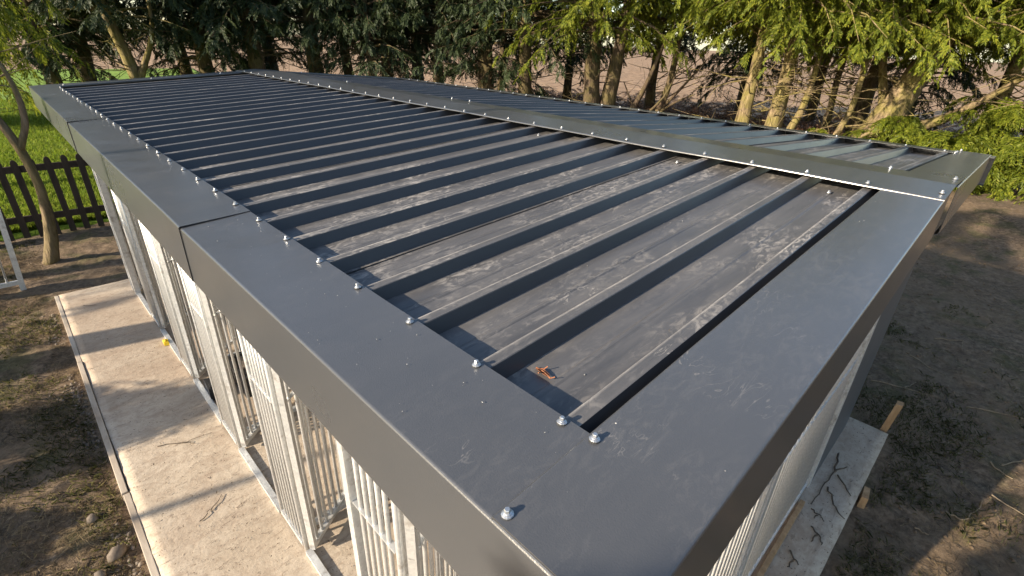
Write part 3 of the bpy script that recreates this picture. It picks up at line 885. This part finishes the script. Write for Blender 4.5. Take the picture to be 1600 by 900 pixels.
conifer('conifer', 'big twin stemmed conifer in front of the open brown field, limbs leaning right', (10.9,8.2), 'lit1', straight(9,-0.006,0.006,seed=12), (0.27,0.08), M_BARK, 12, 0.0, group=GR, flare=1.25,
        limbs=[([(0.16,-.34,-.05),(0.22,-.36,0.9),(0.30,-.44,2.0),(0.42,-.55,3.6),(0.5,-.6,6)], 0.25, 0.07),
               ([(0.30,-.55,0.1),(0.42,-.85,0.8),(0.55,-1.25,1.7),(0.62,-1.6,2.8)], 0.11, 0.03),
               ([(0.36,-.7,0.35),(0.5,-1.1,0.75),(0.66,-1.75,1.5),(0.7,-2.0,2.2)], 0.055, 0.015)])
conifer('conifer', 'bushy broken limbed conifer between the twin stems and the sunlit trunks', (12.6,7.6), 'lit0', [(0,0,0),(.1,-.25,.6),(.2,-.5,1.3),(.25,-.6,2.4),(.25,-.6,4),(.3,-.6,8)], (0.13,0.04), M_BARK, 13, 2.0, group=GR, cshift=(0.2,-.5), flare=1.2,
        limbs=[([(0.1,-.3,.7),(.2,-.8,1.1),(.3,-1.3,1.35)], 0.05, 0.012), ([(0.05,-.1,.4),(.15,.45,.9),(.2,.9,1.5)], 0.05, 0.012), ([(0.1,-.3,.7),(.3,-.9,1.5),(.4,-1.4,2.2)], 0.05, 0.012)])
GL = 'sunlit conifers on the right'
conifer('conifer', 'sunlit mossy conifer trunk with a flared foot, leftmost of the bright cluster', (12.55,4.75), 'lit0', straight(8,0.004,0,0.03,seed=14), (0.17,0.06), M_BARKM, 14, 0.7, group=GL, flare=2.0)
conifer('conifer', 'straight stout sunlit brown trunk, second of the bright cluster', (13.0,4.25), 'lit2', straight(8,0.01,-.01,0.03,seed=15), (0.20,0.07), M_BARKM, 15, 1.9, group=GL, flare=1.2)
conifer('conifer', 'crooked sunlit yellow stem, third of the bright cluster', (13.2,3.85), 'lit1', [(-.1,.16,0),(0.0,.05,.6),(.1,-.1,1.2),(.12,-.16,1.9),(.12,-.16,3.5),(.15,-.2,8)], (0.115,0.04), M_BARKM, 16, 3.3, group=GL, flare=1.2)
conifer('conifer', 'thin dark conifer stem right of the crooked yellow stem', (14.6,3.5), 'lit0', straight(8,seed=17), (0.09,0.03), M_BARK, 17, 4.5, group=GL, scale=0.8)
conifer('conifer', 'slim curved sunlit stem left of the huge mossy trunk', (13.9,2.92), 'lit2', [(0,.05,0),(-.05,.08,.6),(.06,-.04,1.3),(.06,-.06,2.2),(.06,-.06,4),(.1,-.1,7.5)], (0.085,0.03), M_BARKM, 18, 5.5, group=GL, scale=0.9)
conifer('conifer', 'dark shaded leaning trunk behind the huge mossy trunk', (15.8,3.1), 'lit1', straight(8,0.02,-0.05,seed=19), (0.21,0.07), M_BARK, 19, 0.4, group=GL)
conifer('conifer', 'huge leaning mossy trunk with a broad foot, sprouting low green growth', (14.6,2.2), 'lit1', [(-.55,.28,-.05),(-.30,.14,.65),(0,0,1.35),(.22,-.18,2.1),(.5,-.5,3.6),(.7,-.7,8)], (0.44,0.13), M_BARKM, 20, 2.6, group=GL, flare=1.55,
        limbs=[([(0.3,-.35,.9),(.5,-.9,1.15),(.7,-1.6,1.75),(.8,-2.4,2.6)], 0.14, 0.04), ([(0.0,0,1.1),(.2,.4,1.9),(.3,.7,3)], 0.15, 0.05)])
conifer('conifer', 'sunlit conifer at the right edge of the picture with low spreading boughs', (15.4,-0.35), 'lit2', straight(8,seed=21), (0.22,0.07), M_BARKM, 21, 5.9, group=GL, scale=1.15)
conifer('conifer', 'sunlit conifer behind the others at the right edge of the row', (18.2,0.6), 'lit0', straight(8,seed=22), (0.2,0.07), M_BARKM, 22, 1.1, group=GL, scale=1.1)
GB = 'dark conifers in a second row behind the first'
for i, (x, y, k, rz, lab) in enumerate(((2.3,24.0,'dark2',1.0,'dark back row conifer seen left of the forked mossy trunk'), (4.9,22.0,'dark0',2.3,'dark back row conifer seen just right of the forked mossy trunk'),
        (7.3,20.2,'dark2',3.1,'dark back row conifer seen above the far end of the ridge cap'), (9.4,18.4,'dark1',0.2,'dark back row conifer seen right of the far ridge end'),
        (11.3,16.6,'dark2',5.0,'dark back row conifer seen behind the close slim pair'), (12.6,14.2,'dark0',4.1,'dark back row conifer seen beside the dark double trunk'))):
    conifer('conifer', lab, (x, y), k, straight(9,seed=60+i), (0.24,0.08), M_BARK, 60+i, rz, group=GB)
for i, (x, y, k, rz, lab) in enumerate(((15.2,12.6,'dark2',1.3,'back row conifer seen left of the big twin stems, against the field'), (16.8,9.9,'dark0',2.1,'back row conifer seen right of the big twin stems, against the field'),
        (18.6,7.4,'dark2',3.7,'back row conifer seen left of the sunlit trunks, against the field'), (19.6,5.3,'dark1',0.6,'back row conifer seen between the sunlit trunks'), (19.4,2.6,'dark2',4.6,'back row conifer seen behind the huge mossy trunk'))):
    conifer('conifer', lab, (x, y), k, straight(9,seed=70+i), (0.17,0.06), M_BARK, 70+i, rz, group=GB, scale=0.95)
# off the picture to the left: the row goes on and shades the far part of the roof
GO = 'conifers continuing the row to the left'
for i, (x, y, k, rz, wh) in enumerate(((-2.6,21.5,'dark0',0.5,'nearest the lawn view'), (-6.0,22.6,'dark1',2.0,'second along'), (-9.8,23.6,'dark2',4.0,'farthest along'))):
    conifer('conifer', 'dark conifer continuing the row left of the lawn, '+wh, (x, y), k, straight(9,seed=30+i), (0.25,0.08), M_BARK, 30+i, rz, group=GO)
conifer('conifer', 'tall conifer with a bare lower stem standing left of the kennel', (-8.2,9.35), 'side0', straight(7,seed=40), (0.22,0.08), M_BARK, 40, 0.6, group=None)

GN = 'unseen conifers added behind the camera'
for i, (x, y, k, rz) in enumerate(((-1.5,-11.0,'dark2',0.2), (3.2,-10.0,'dark0',1.2), (7.6,-9.4,'dark2',2.6), (12.2,-8.8,'dark1',3.9))):  # unseen trees added at the camera's back to darken reflections and sky fill
    conifer('conifer', 'unseen conifer added behind the camera to darken reflections, '+('first','second','third','fourth')[i]+' from the left', (x, y-0.5), k, straight(9,seed=80+i), (0.24,0.08), M_BARK, 80+i, rz, group=GN, scale=1.2)
dt = thing('added_shadow_trunk', 'unseen bare trunk added left of the kennel to cast a shadow stripe', 'tree', (-5.0, 6.15, ZG-0.05), world_children=False)  # unseen trunk added for its shadow stripe, kept short to clear the roof
trunk_mesh(41, [(0,0,0),(0.03,0,1.2),(-.03,.05,2.4),(.05,.05,3.6),(.1,.05,4.1)], (0.24,0.13), M_BARKY, 12, 1.3,
    [([(0,0,2.2),(.2,-.4,2.6),(.3,-.7,3.1)], 0.06, 0.02), ([(0,.05,2.9),(-.1,.4,3.3),(-.1,.6,3.8)], 0.05, 0.02)]).build('trunk', M_BARKY, dt, True)
yt = thing('added_dapple_tree', 'unseen small tree added left of the kennel to dapple the sunlit soil', 'tree', (-5.2, 0.35, ZG), world_children=False)  # unseen tree added to dapple the lit soil past the near corner
trunk_mesh(42, straight(4.1,seed=42), (0.05,0.015), M_BARKY, 8, 1.2).build('trunk', M_BARKY, yt, True)
rg = np.random.default_rng(43); nn = 26
z = rg.uniform(2.5, 4.0, nn)
V, F = sprays(rg, np.stack([0*z, 0*z, z], 1), rg.uniform(0,6.28,nn), rg.uniform(0.5,1.1,nn), rg.uniform(.1,.4,nn), rg.uniform(.2,.5,nn), 12, 14, 0.35, 0.09, 0.016, 0.4)
add('crown', np_mesh('crown', V, F, M_NEEDLED), yt)
tt = thing('added_shade_tree', 'unseen tall tree added left of the kennel to shade the soil beyond it', 'tree', (-7.2, 4.3, ZG), world_children=False)  # unseen tree added as a shadow caster for the soil on the right
trunk_mesh(44, straight(7.9,seed=44), (0.05,0.02), M_BARKY, 8, 1.2).build('trunk', M_BARKY, tt, True)
rg = np.random.default_rng(45); nn = 44
z = rg.uniform(6.7, 7.9, nn)
V, F = sprays(rg, np.stack([0*z, 0*z, z], 1), rg.uniform(0,6.28,nn), rg.uniform(0.6,1.5,nn), rg.uniform(.1,.35,nn), rg.uniform(.15,.4,nn), 14, 14, 0.4, 0.10, 0.020, 0.3)
add('crown', np_mesh('crown', V, F, M_NEEDLED), tt)
# slender leaning tree in front of the fence
lt = thing('slender_tree', 'slender leaning bare tree in the soil before the picket fence', 'tree', (-0.52, 7.79, ZG-0.02), world_children=False)
tp = [(0.0,0,0),(0.11,0,.40),(0.17,0.0,.95),(0.12,.02,1.45),(-0.02,.05,1.95),(-.18,.1,2.6),(-.3,.2,3.4),(-.2,.3,4.6)]
trunk_mesh(50, tp, (0.060,0.020), M_BARKY, 12, 1.25,
    [([(0.13,.01,1.40),(0.27,.0,1.75),(0.26,0,2.2),(.12,.1,2.7),(.15,.2,3.4)], 0.036, 0.012), ([(-.1,.07,2.3),(-.5,-.1,2.9),(-.8,-.3,3.8)], 0.04, 0.01)]).build('trunk', M_BARKY, lt, True)
w = MB(); rb = np.random.default_rng(8)
for i in range(46):
    z = rb.uniform(1.9, 4.6); a = rb.uniform(0, 6.28); l = rb.uniform(0.3, 1.0); p = [np.array([-.05-.1*(z-2), .1, z])]
    dv = np.array([math.cos(a), math.sin(a), 0.5])
    for k in range(4): dv = dv+rb.normal(0, .25, 3); p.append(p[-1]+dv*l/4)
    w.tube(p, [0.011,.008,.006,.004,.002], 4, False)
w.build('branches', M_BARKY, lt)
# conifer bough overhanging from the left, in front of the dark row
hb = thing('drooping_conifer', 'young conifer with long drooping green sprays above the lawn, left of the roof', 'tree', (-1.55, 12.4, ZG), world_children=False)
trunk_mesh(51, straight(6.5,seed=51), (0.13,0.04), M_BARK, 10, 1.4).build('trunk', M_BARK, hb, True)
rg = np.random.default_rng(52); nn = 60
z = rg.uniform(2.4, 5.2, nn); az = np.where(rg.uniform(0,1,nn) < .6, rg.uniform(-.9, 1.0, nn), rg.uniform(0, 6.28, nn))
V, F = sprays(rg, np.stack([0*z, 0*z, z], 1), az, rg.uniform(1.2, 2.6, nn), rg.uniform(.1,.3,nn), rg.uniform(.5,.95,nn), 18, 22, 0.55, 0.085, 0.011, 0.9)
add('crown', np_mesh('crown', V, F, M_NEEDLE), hb)

# low bushes of conifer regrowth at the right
def bush(label, x, y, h, r, seed, mat=M_NEEDLEB, nb=46, name='conifer_bush', leaf=0.08):
    zz = float(soil_z(np.array([x]), np.array([y]))[0])
    o = thing(name, label, 'bush', (x, y, zz-0.02), 'low green bushes under the sunlit conifers', world_children=False)
    rg = np.random.default_rng(seed)
    z = rg.uniform(0.05, h, nb); az = rg.uniform(0, 6.28, nb)
    V, F = sprays(rg, np.stack([0.1*rg.normal(size=nb), 0.1*rg.normal(size=nb), z], 1), az, r*rg.uniform(.5,1.1,nb)*np.sqrt(np.clip(1.15-z/h,0.1,1)), rg.uniform(.2,.6,nb), rg.uniform(.4,.9,nb), 18, 18, 0.42, leaf, 0.012, 0.35)
    add('foliage', np_mesh('foliage', V, F, mat), o)
    w = MB()
    for i in range(7):
        a = rg.uniform(0, 6.28); l = h*rg.uniform(.6, 1)
        w.tube([(0,0,0),(.15*math.cos(a),.15*math.sin(a),l*.5),(.35*math.cos(a),.35*math.sin(a),l)], [.02,.014,.005], 4, False)
    w.build('stem', M_BARK, o)
    return o
bush('bright green bush growing from the foot of the huge mossy trunk', 13.7, 1.75, 1.25, 1.15, 60, nb=60)
bush('bright green bush right of the huge mossy trunk, just past the roof corner', 13.3, 0.75, 1.05, 1.25, 61, nb=64)
bush('bright green bush at the right picture edge beyond the roof corner', 13.9, -0.55, 1.15, 1.4, 62, nb=70)
bush('bright green bush behind the other two near the right picture edge', 15.4, 0.55, 1.7, 1.3, 64, nb=60)
bush('small green bush between the crooked stem and the slim stem', 14.0, 3.35, 0.75, 0.5, 63, nb=26)

for i, (x, y, h, r) in enumerate(((-3.6,4.6,1.65,.7), (-3.4,3.5,1.0,.7), (-3.7,2.5,1.2,.8))):  # unseen bushes added so their shadow falls on the left ground and slab
    o = bush('unseen low bush added to shade the ground by the concrete strip, '+('nearest the fence','middle of three','nearest the camera')[i], x, y, h, r, 75+i, M_NEEDLED, 40, 'added_shade_bush', 0.09)
    o['group'] = 'unseen bushes added to shade the concrete strip'
# dry bramble and stubble along the field edge
rg = np.random.default_rng(70)
nn = 1700
s = rg.uniform(0, 1, nn)
bxs = 13.8+s*4.5+np.abs(rg.normal(0, 3.2, nn)); bys = 18-s*19+rg.normal(0, 1.2, nn)
bxs = np.where(bxs < 11.5, 11.5+rg.uniform(0,2,nn), bxs)
V, F = sprays(rg, np.stack([bxs, bys, np.full(nn, -2.25)+rg.uniform(0,.6,nn)], 1), rg.uniform(0,6.28,nn), rg.uniform(.4,1.1,nn), rg.uniform(.4,1.1,nn), rg.uniform(.3,.8,nn), 9, 9, 0.5, 0.10, 0.016, 0.1)
ob = add('dry_bramble', np_mesh('dry_bramble', V, F, M_BRAMBLE)); tag(ob, 'dry brown bramble and stubble along the field edge under the conifers', 'bramble', kind='stuff')

# ------------------------------------------------------------------ ground cover
def blades(rng, x, y, zf, h, w, lean):
    n = len(x)
    z = zf(x, y); a = rng.uniform(0, 6.28, n); hh = h*rng.uniform(.5, 1.3, n)
    d = np.stack([np.cos(a), np.sin(a)], 1)
    ln = lean*rng.uniform(0, 1, n)*hh
    B = np.stack([x, y, z-0.005], 1)
    sx = np.stack([-d[:,1], d[:,0], np.zeros(n)], 1)*w
    mid = B + np.concatenate([d*(ln*.35)[:,None], (hh*.6)[:,None]], 1)
    tip = B + np.concatenate([d*ln[:,None], hh[:,None]], 1)
    V = np.stack([B-sx, B+sx, mid+sx*.7, tip, mid-sx*.7], 1).reshape(-1, 3)
    i = np.arange(n)*5
    F = np.stack([i, i+1, i+2, i+3, i+4], 1)
    return V, F
rg = np.random.default_rng(80)
# lawn grass, denser near the fence
n = 90000
yy = 9.2+ (rg.uniform(0, 1, n)**2.0)*18; xx = rg.uniform(-3.2, 2.2, n)+ (yy-9)*rg.uniform(-.1,.16,n)
keep = yy-9.15+0.25*fbm(xx*2, yy*0+3.3, 5) > 0.15
xx = xx[keep]; yy = yy[keep]
V, F = blades(rg, xx, yy, lawn_z, 0.085, 0.006, 0.8)
og = add('lawn_grass', np_mesh('lawn_grass', V, F, M_GRASS)); tag(og, 'bright green lawn grass beyond the picket fence', 'grass', kind='stuff')
def off_slab(x, y): return ~((x > -0.62) & (x < 3.76) & (y > -0.40) & (y < 6.46))
# sparse weeds and grass in the soil
n = 111000
xx = np.concatenate([rg.uniform(-1.9, -0.6, n//3), rg.uniform(1.5, 7.2, 2*n//3)]); yy = np.concatenate([rg.uniform(1.0, 8.8, n//3), rg.uniform(-2.4, 1.2, 2*n//3)])
pm = fbm(xx*1.7, yy*1.7, 31)+0.35*fbm(xx*9, yy*9, 33)
near = np.exp(-np.abs(yy+0.42)/0.12)*(xx > 1.5)*0.16 + np.exp(-np.abs(xx+0.72)/0.12)*(yy > 2.2)*(yy < 4.6)*0.24
keep = off_slab(xx, yy) & (pm+near > 0.72+rg.uniform(-.09,.09,n))
V, F = blades(rg, xx[keep], yy[keep], soil_z, 0.034, 0.0017, 1.5)
M_WEED = m_leaf('weed_blades', (0.060,0.072,0.018), (0.12,0.125,0.036), (0.26,0.22,0.10), 0.3)
ow = add('weed_grass', np_mesh('weed_grass', V, F, M_WEED)); tag(ow, 'thin weedy grass patches in the trodden soil round the slab', 'grass', kind='stuff')
# straw, needles and bark litter lying flat
n = 96000
xx = np.concatenate([rg.uniform(-2.0, -0.6, n//2), 1.5+11.5*rg.uniform(0, 1, n//2)**1.2]); yy = np.concatenate([rg.uniform(1.0, 8.9, n//2), rg.uniform(-2.4, 1.5, n//2)])
keep = off_slab(xx, yy) & (fbm(xx*2.1, yy*2.1, 51) > 0.40); xx = xx[keep]; yy = yy[keep]; n = len(xx)
a = rg.uniform(0, 6.28, n); l = rg.uniform(.012, .055, n)*rg.choice([1,1,1,1.8], n); wd = rg.uniform(.0008, .0024, n)
zc = soil_z(xx, yy)+rg.uniform(0.004, 0.014, n); tl = rg.uniform(-.25,.25,n)
d = np.stack([np.cos(a), np.sin(a), tl], 1)*l[:,None]/2; sx = np.stack([-np.sin(a), np.cos(a), rg.uniform(-.4,.4,n)], 1)*wd[:,None]
c = np.stack([xx, yy, zc], 1)
V = np.stack([c-d-sx, c-d+sx, c+d+sx*.6, c+d-sx*.6], 1).reshape(-1, 3)
ol = add('straw_litter', np_mesh('straw_litter', V, np.arange(len(V)).reshape(-1,4), M_STRAW)); tag(ol, 'dry straw needle and bark litter strewn over the bare soil', 'litter', kind='stuff')

# crumbs of bark, leaf and mud trodden onto the concrete
n = 3600; n1 = 3300
xx = np.concatenate([rg.uniform(-0.54, 0.9, n1), rg.uniform(1.2, 3.7, n-n1)]); yy = np.concatenate([rg.uniform(0.6, 6.3, n1), rg.uniform(-.335, -.12, n-n1)])
a = rg.normal(0.9, 0.7, n); l = rg.uniform(.003, .014, n)*rg.choice([1,1,1,1,1,2.4], n); wd = rg.uniform(.0008, .003, n)
d = np.stack([np.cos(a), np.sin(a), rg.uniform(-.15,.15,n)], 1)*l[:,None]/2; sx = np.stack([-np.sin(a), np.cos(a), rg.uniform(-.4,.4,n)], 1)*wd[:,None]
c = np.stack([xx, yy, np.full(n, ZS+0.005)], 1)
V = np.stack([c-d, c-d*.2+sx, c+d, c+d*.1-sx], 1).reshape(-1, 3)
M_CRUMB = m_leaf('bark_crumbs', (0.03,0.022,0.015), (0.08,0.055,0.035), (0.15,0.10,0.06), 0.1)
oc = add('bark_crumbs', np_mesh('bark_crumbs', V, np.arange(len(V)).reshape(-1,4), M_CRUMB)); tag(oc, 'crumbs of bark and dead leaf trodden onto the concrete slab', 'litter', kind='stuff')

# stones
ico = [(0,0,1),(.894,0,.447),(.276,.851,.447),(-.724,.526,.447),(-.724,-.526,.447),(.276,-.851,.447),(.724,.526,-.447),(-.276,.851,-.447),(-.894,0,-.447),(-.276,-.851,-.447),(.724,-.526,-.447),(0,0,-1)]
icf = [(0,1,2),(0,2,3),(0,3,4),(0,4,5),(0,5,1),(1,6,2),(2,7,3),(3,8,4),(4,9,5),(5,10,1),(6,7,2),(7,8,3),(8,9,4),(9,10,5),(10,6,1),(11,7,6),(11,8,7),(11,9,8),(11,10,9),(11,6,10)]
def stones(rng, x, y, r, zf):
    Vs = []; Fs = []
    I = np.array(ico); Fi = np.array(icf)
    z = zf(x, y)
    for i in range(len(x)):
        s = r[i]*np.array([rng.uniform(.7,1.3), rng.uniform(.7,1.3), rng.uniform(.5,.9)])
        a = rng.uniform(0, 6.28); Rz = np.array([[math.cos(a),-math.sin(a),0],[math.sin(a),math.cos(a),0],[0,0,1]])
        v = (I*rng.uniform(.8,1.18,(12,1))*s)@Rz.T + np.array([x[i], y[i], z[i]+s[2]*.35])
        Vs.append(v); Fs.append(Fi+12*i)
    return np.concatenate(Vs), np.concatenate(Fs)
n = 700
xs_ = -0.62-np.abs(rg.normal(0, 0.06, n)); ys_ = rg.uniform(1.6, 6.2, n)
k2 = fbm(ys_*1.6, xs_*3, 77) > 0.47
V, F = stones(rg, xs_[k2], ys_[k2], rg.uniform(.004, .016, int(k2.sum())), soil_z)
orr = add('rubble', np_mesh('rubble', V, F, M_STONE)); tag(orr, 'loose stone rubble and chippings along the left edge of the slab', 'rubble', kind='stuff')
n = 2600
xs_ = rg.uniform(1.5, 12, n); ys_ = rg.uniform(-2.4, 1.5, n); kk = off_slab(xs_, ys_)
V, F = stones(rg, xs_[kk], ys_[kk], rg.uniform(.004, .016, int(kk.sum())), soil_z)
oq = add('soil_clods', np_mesh('soil_clods', V, F, M_SOIL)); tag(oq, 'small clods and pebbles in the shaded soil right of the slab', 'clods', kind='stuff')
rs = np.random.default_rng(91)
for i, (x, y, r, lab) in enumerate(((-0.70,2.48,.045,'round pale stone against the slab edging, larger than the rubble about it'), (-0.79,2.40,.03,'angular stone left of the round pale stone by the edging'),
        (-0.72,2.22,.04,'broken brown stone at the bottom left corner of the picture by the edging'), (-0.76,2.85,.034,'flat stone at the joint of the edging boards'))):
    V, F = stones(rs, np.array([0.]), np.array([0.]), np.array([r]), lambda a, b_: np.zeros(1))
    o = add('stone', np_mesh('stone', V, F, M_STONE), None, (x, y, float(soil_z(np.array([x]), np.array([y]))[0])+0.01)); tag(o, lab, 'stone', 'larger stones by the edging')

# ------------------------------------------------------------------ twigs
trg = random.Random(3)
def twig(name, polys, zf, r, mat, label, group):
    m = MB()
    for pl in polys:
        pts = []
        for i in range(len(pl)-1):
            for k in range(4):
                t = k/4; x = pl[i][0]+(pl[i+1][0]-pl[i][0])*t; y = pl[i][1]+(pl[i+1][1]-pl[i][1])*t
                pts.append((x+trg.uniform(-.012,.012), y+trg.uniform(-.006,.006)))
        pts.append(pl[-1])
        q = [(x, y, zf(x, y)+r+trg.uniform(0, .006)) for (x, y) in pts]
        m.tube(q, [r*(1-.6*i/len(q)) for i in range(len(q))], 5, True)
    o = m.build(name, mat); tag(o, label, 'twig', group); return o
zsl = lambda x, y: ZS+0.002
zso = lambda x, y: float(soil_z(np.array([x]), np.array([y]))[0])+0.004
GT = 'twigs lying on the slab'; GS = 'twigs lying on the shaded soil'
twig('fallen_twig', [[(3.2,-.14),(2.99,-.17),(2.81,-.16),(2.55,-.15)],[(2.99,-.17),(3.09,-.22)],[(2.95,-.2),(2.82,-.31)],[(2.79,-.18),(2.66,-.25),(2.59,-.335)]], zsl, .0065, M_TWIG, 'large forked dark twig lying across the front edge of the slab', GT)
twig('fallen_twig', [[(2.52,-.16),(2.50,-.22),(2.47,-.25)],[(2.50,-.2),(2.45,-.2)]], zsl, .005, M_TWIG, 'small dark twig on the slab next to the large forked twig', GT)
twig('fallen_twig', [[(2.38,-.20),(2.33,-.27),(2.28,-.29)],[(2.34,-.25),(2.26,-.24)]], zsl, .006, M_TWIG, 'curled dark twig in the middle of the slab strip, below the forked twig', GT)
twig('fallen_twig', [[(2.10,-.17),(2.04,-.24)],[(2.06,-.21),(1.98,-.2)]], zsl, .006, M_TWIG, 'short dark twig on the slab close to the timber batten', GT)
twig('fallen_twig', [[(1.92,-.25),(1.82,-.32),(1.78,-.30)]], zsl, .007, M_TWIG, 'dark twig at the bottom end of the slab strip', GT)
for pl, mat, lab in (
    ([[(6.03,-.34),(6.14,-.56),(5.93,-.58)]], M_TWIGP, 'pale hooked twig on the soil right of the roof, above the stake'),
    ([[(5.42,-.22),(5.25,-.53)]], M_TWIGP, 'straight pale twig on the soil up from the stake'),
    ([[(4.61,-.06),(4.68,-.3),(4.76,-.59)],[(4.68,-.3),(4.9,-.36)]], M_TWIGP, 'long bent twig on the soil just behind the stake'),
    ([[(4.81,-.73),(4.96,-1.1)]], M_TWIGP, 'long pale straw coloured twig running to the right picture edge'),
    ([[(5.04,-.51),(4.61,-.66)]], M_TWIG, 'dark twig crossing the soil right of the stake'),
    ([[(4.07,-.95),(3.99,-1.08)],[(4.11,-1.01),(4.3,-1.12)]], M_TWIGP, 'looped pale twig near the right picture edge'),
    ([[(3.28,-.79),(3.27,-.88),(3.48,-.94),(3.57,-.95)]], M_TWIGP, 'bent pale twig on the soil at the lower right'),
    ([[(3.68,-.99),(3.63,-1.16)]], M_TWIGP, 'pale twig in the grass at the lower right picture edge'),
    ([[(2.97,-.67),(2.97,-.74)]], M_TWIGP, 'short pale twig in the soil lower right, nearest the slab')):
    twig('fallen_twig', pl, zso, .005, mat, lab, GS)
GL2 = 'twigs lying on the long concrete strip'
for i, (pl, lab) in enumerate((([[(-0.33,3.18),(-0.18,3.10),(-0.02,3.08)],[(-.2,3.11),(-.14,3.04)]], 'forked dark twig on the concrete beside the second gateway'),
    ([[(-0.24,2.36),(-0.15,2.45)]], 'short dark stick on the concrete strip near the bottom'),
    ([[(-0.30,2.33),(-0.23,2.38)]], 'shorter dark stick on the concrete strip near the bottom'),
    ([[(-0.40,5.95),(-0.30,5.88)]], 'dark twig at the far end of the concrete strip'))):
    twig('fallen_twig', pl, zsl, .003, M_TWIG, lab, GL2)

# ------------------------------------------------------------------ small things on the roof
lf = MB()
ln = 0.021
pts = [(-ln,0,0.003),(-ln*.4,.007,0.007),(ln*.5,.006,.005),(ln,0,.004),(ln*.5,-.006,.008),(-ln*.4,-.007,.010)]
lf.v += pts; lf.f.append((0,1,2,3)); lf.f.append((0,3,4,5))
lf.tube([(ln,0,.004),(ln*1.35,.004,.009)], .0009, 4)
lf.tube([(-ln*.3,.006,.006),(-ln*.1,.013,.012)], .0012, 4)
lf.tube([(0,-.005,.008),(.004,-.014,.012)], .0014, 4)
lf.tube([(-ln*1.0,.002,.004),(0,0,.0075),(ln,.0,.004)], .0016, 5)
o = lf.build('dry_leaf', M_LEAFBROWN); o.location = (0.100, 0.128, zr(0.098)-DEP-0.002); o.rotation_euler = (0, -TH, R(-98))
md = o.modifiers.new('thickness', 'SOLIDIFY'); md.thickness = 0.0006
tag(o, 'curled rust brown dead leaf lying in the nearest open roof pan', 'leaf')
# swarf and grit on the metal
rg = np.random.default_rng(99)
pts = []
for _ in range(70): pts.append((rg.uniform(-.17, -.01), rg.uniform(-.2, 1.25), 0.006))
for _ in range(40): pts.append((rg.uniform(-.17, -.01), rg.uniform(1.3, 5), 0.0035))
for _ in range(45): pts.append((rg.uniform(-.16, .1), rg.uniform(-.22, -.05), 0.0078))
for _ in range(30): pts.append((rg.uniform(1.1, 1.62), rg.uniform(-.21, -.05), 0.0078))
for _ in range(190):
    k = rg.integers(0, 14); pts.append((rg.uniform(.12, 1.58), .2*k+rg.uniform(.035, .165), -DEP-0.0012))
Vs = []; Fs = []; b = 0
for (x, y, dz) in pts:
    r = rg.choice([.0004,.0006,.0008,.0013])*rg.uniform(.8,1.2)*(1.25 if dz < 0 else 1); I = np.array(ico)*rg.uniform(.6,1.3,(12,1))*np.array([r*rg.uniform(.7,2.0), r, r*.6]); a = rg.uniform(0, 6.28)
    Rz = np.array([[math.cos(a),-math.sin(a),0],[math.sin(a),math.cos(a),0],[0,0,1]])
    Vs.append(I@Rz.T+np.array([x, y, zr(x)+dz])); Fs.append(np.array(icf)+b); b += 12
osw = add('swarf', np_mesh('swarf', np.concatenate(Vs), np.concatenate(Fs), M_SWARF)); tag(osw, 'specks of bright drill swarf and grit scattered on the roof metal', 'swarf', kind='stuff')

# needles and bark bits caught on the roof sheets
pts = []
for _ in range(150):
    k = rg.integers(0, 22); pts.append((rg.uniform(.1, 1.58), .2*k+0.024+abs(rg.normal(0, .03)), -DEP-0.0008))
n = len(pts); P = np.array([(x, y, zr(x)+dz+0.001) for (x, y, dz) in pts]); a = rg.uniform(0, 6.28, n); l = rg.uniform(.003, .011, n)
d = np.stack([np.cos(a), np.sin(a), rg.uniform(0,.3,n)], 1)*l[:,None]/2; sx = np.stack([-np.sin(a), np.cos(a), 0*a], 1)*rg.uniform(.0005,.0013,(n,1))
V = np.stack([P-d, P+sx, P+d, P-sx], 1).reshape(-1, 3)
onl = add('needle_litter', np_mesh('needle_litter', V, np.arange(len(V)).reshape(-1,4), M_STRAW)); tag(onl, 'tiny dry needles and bark bits caught between the roof ribs', 'litter', kind='stuff')
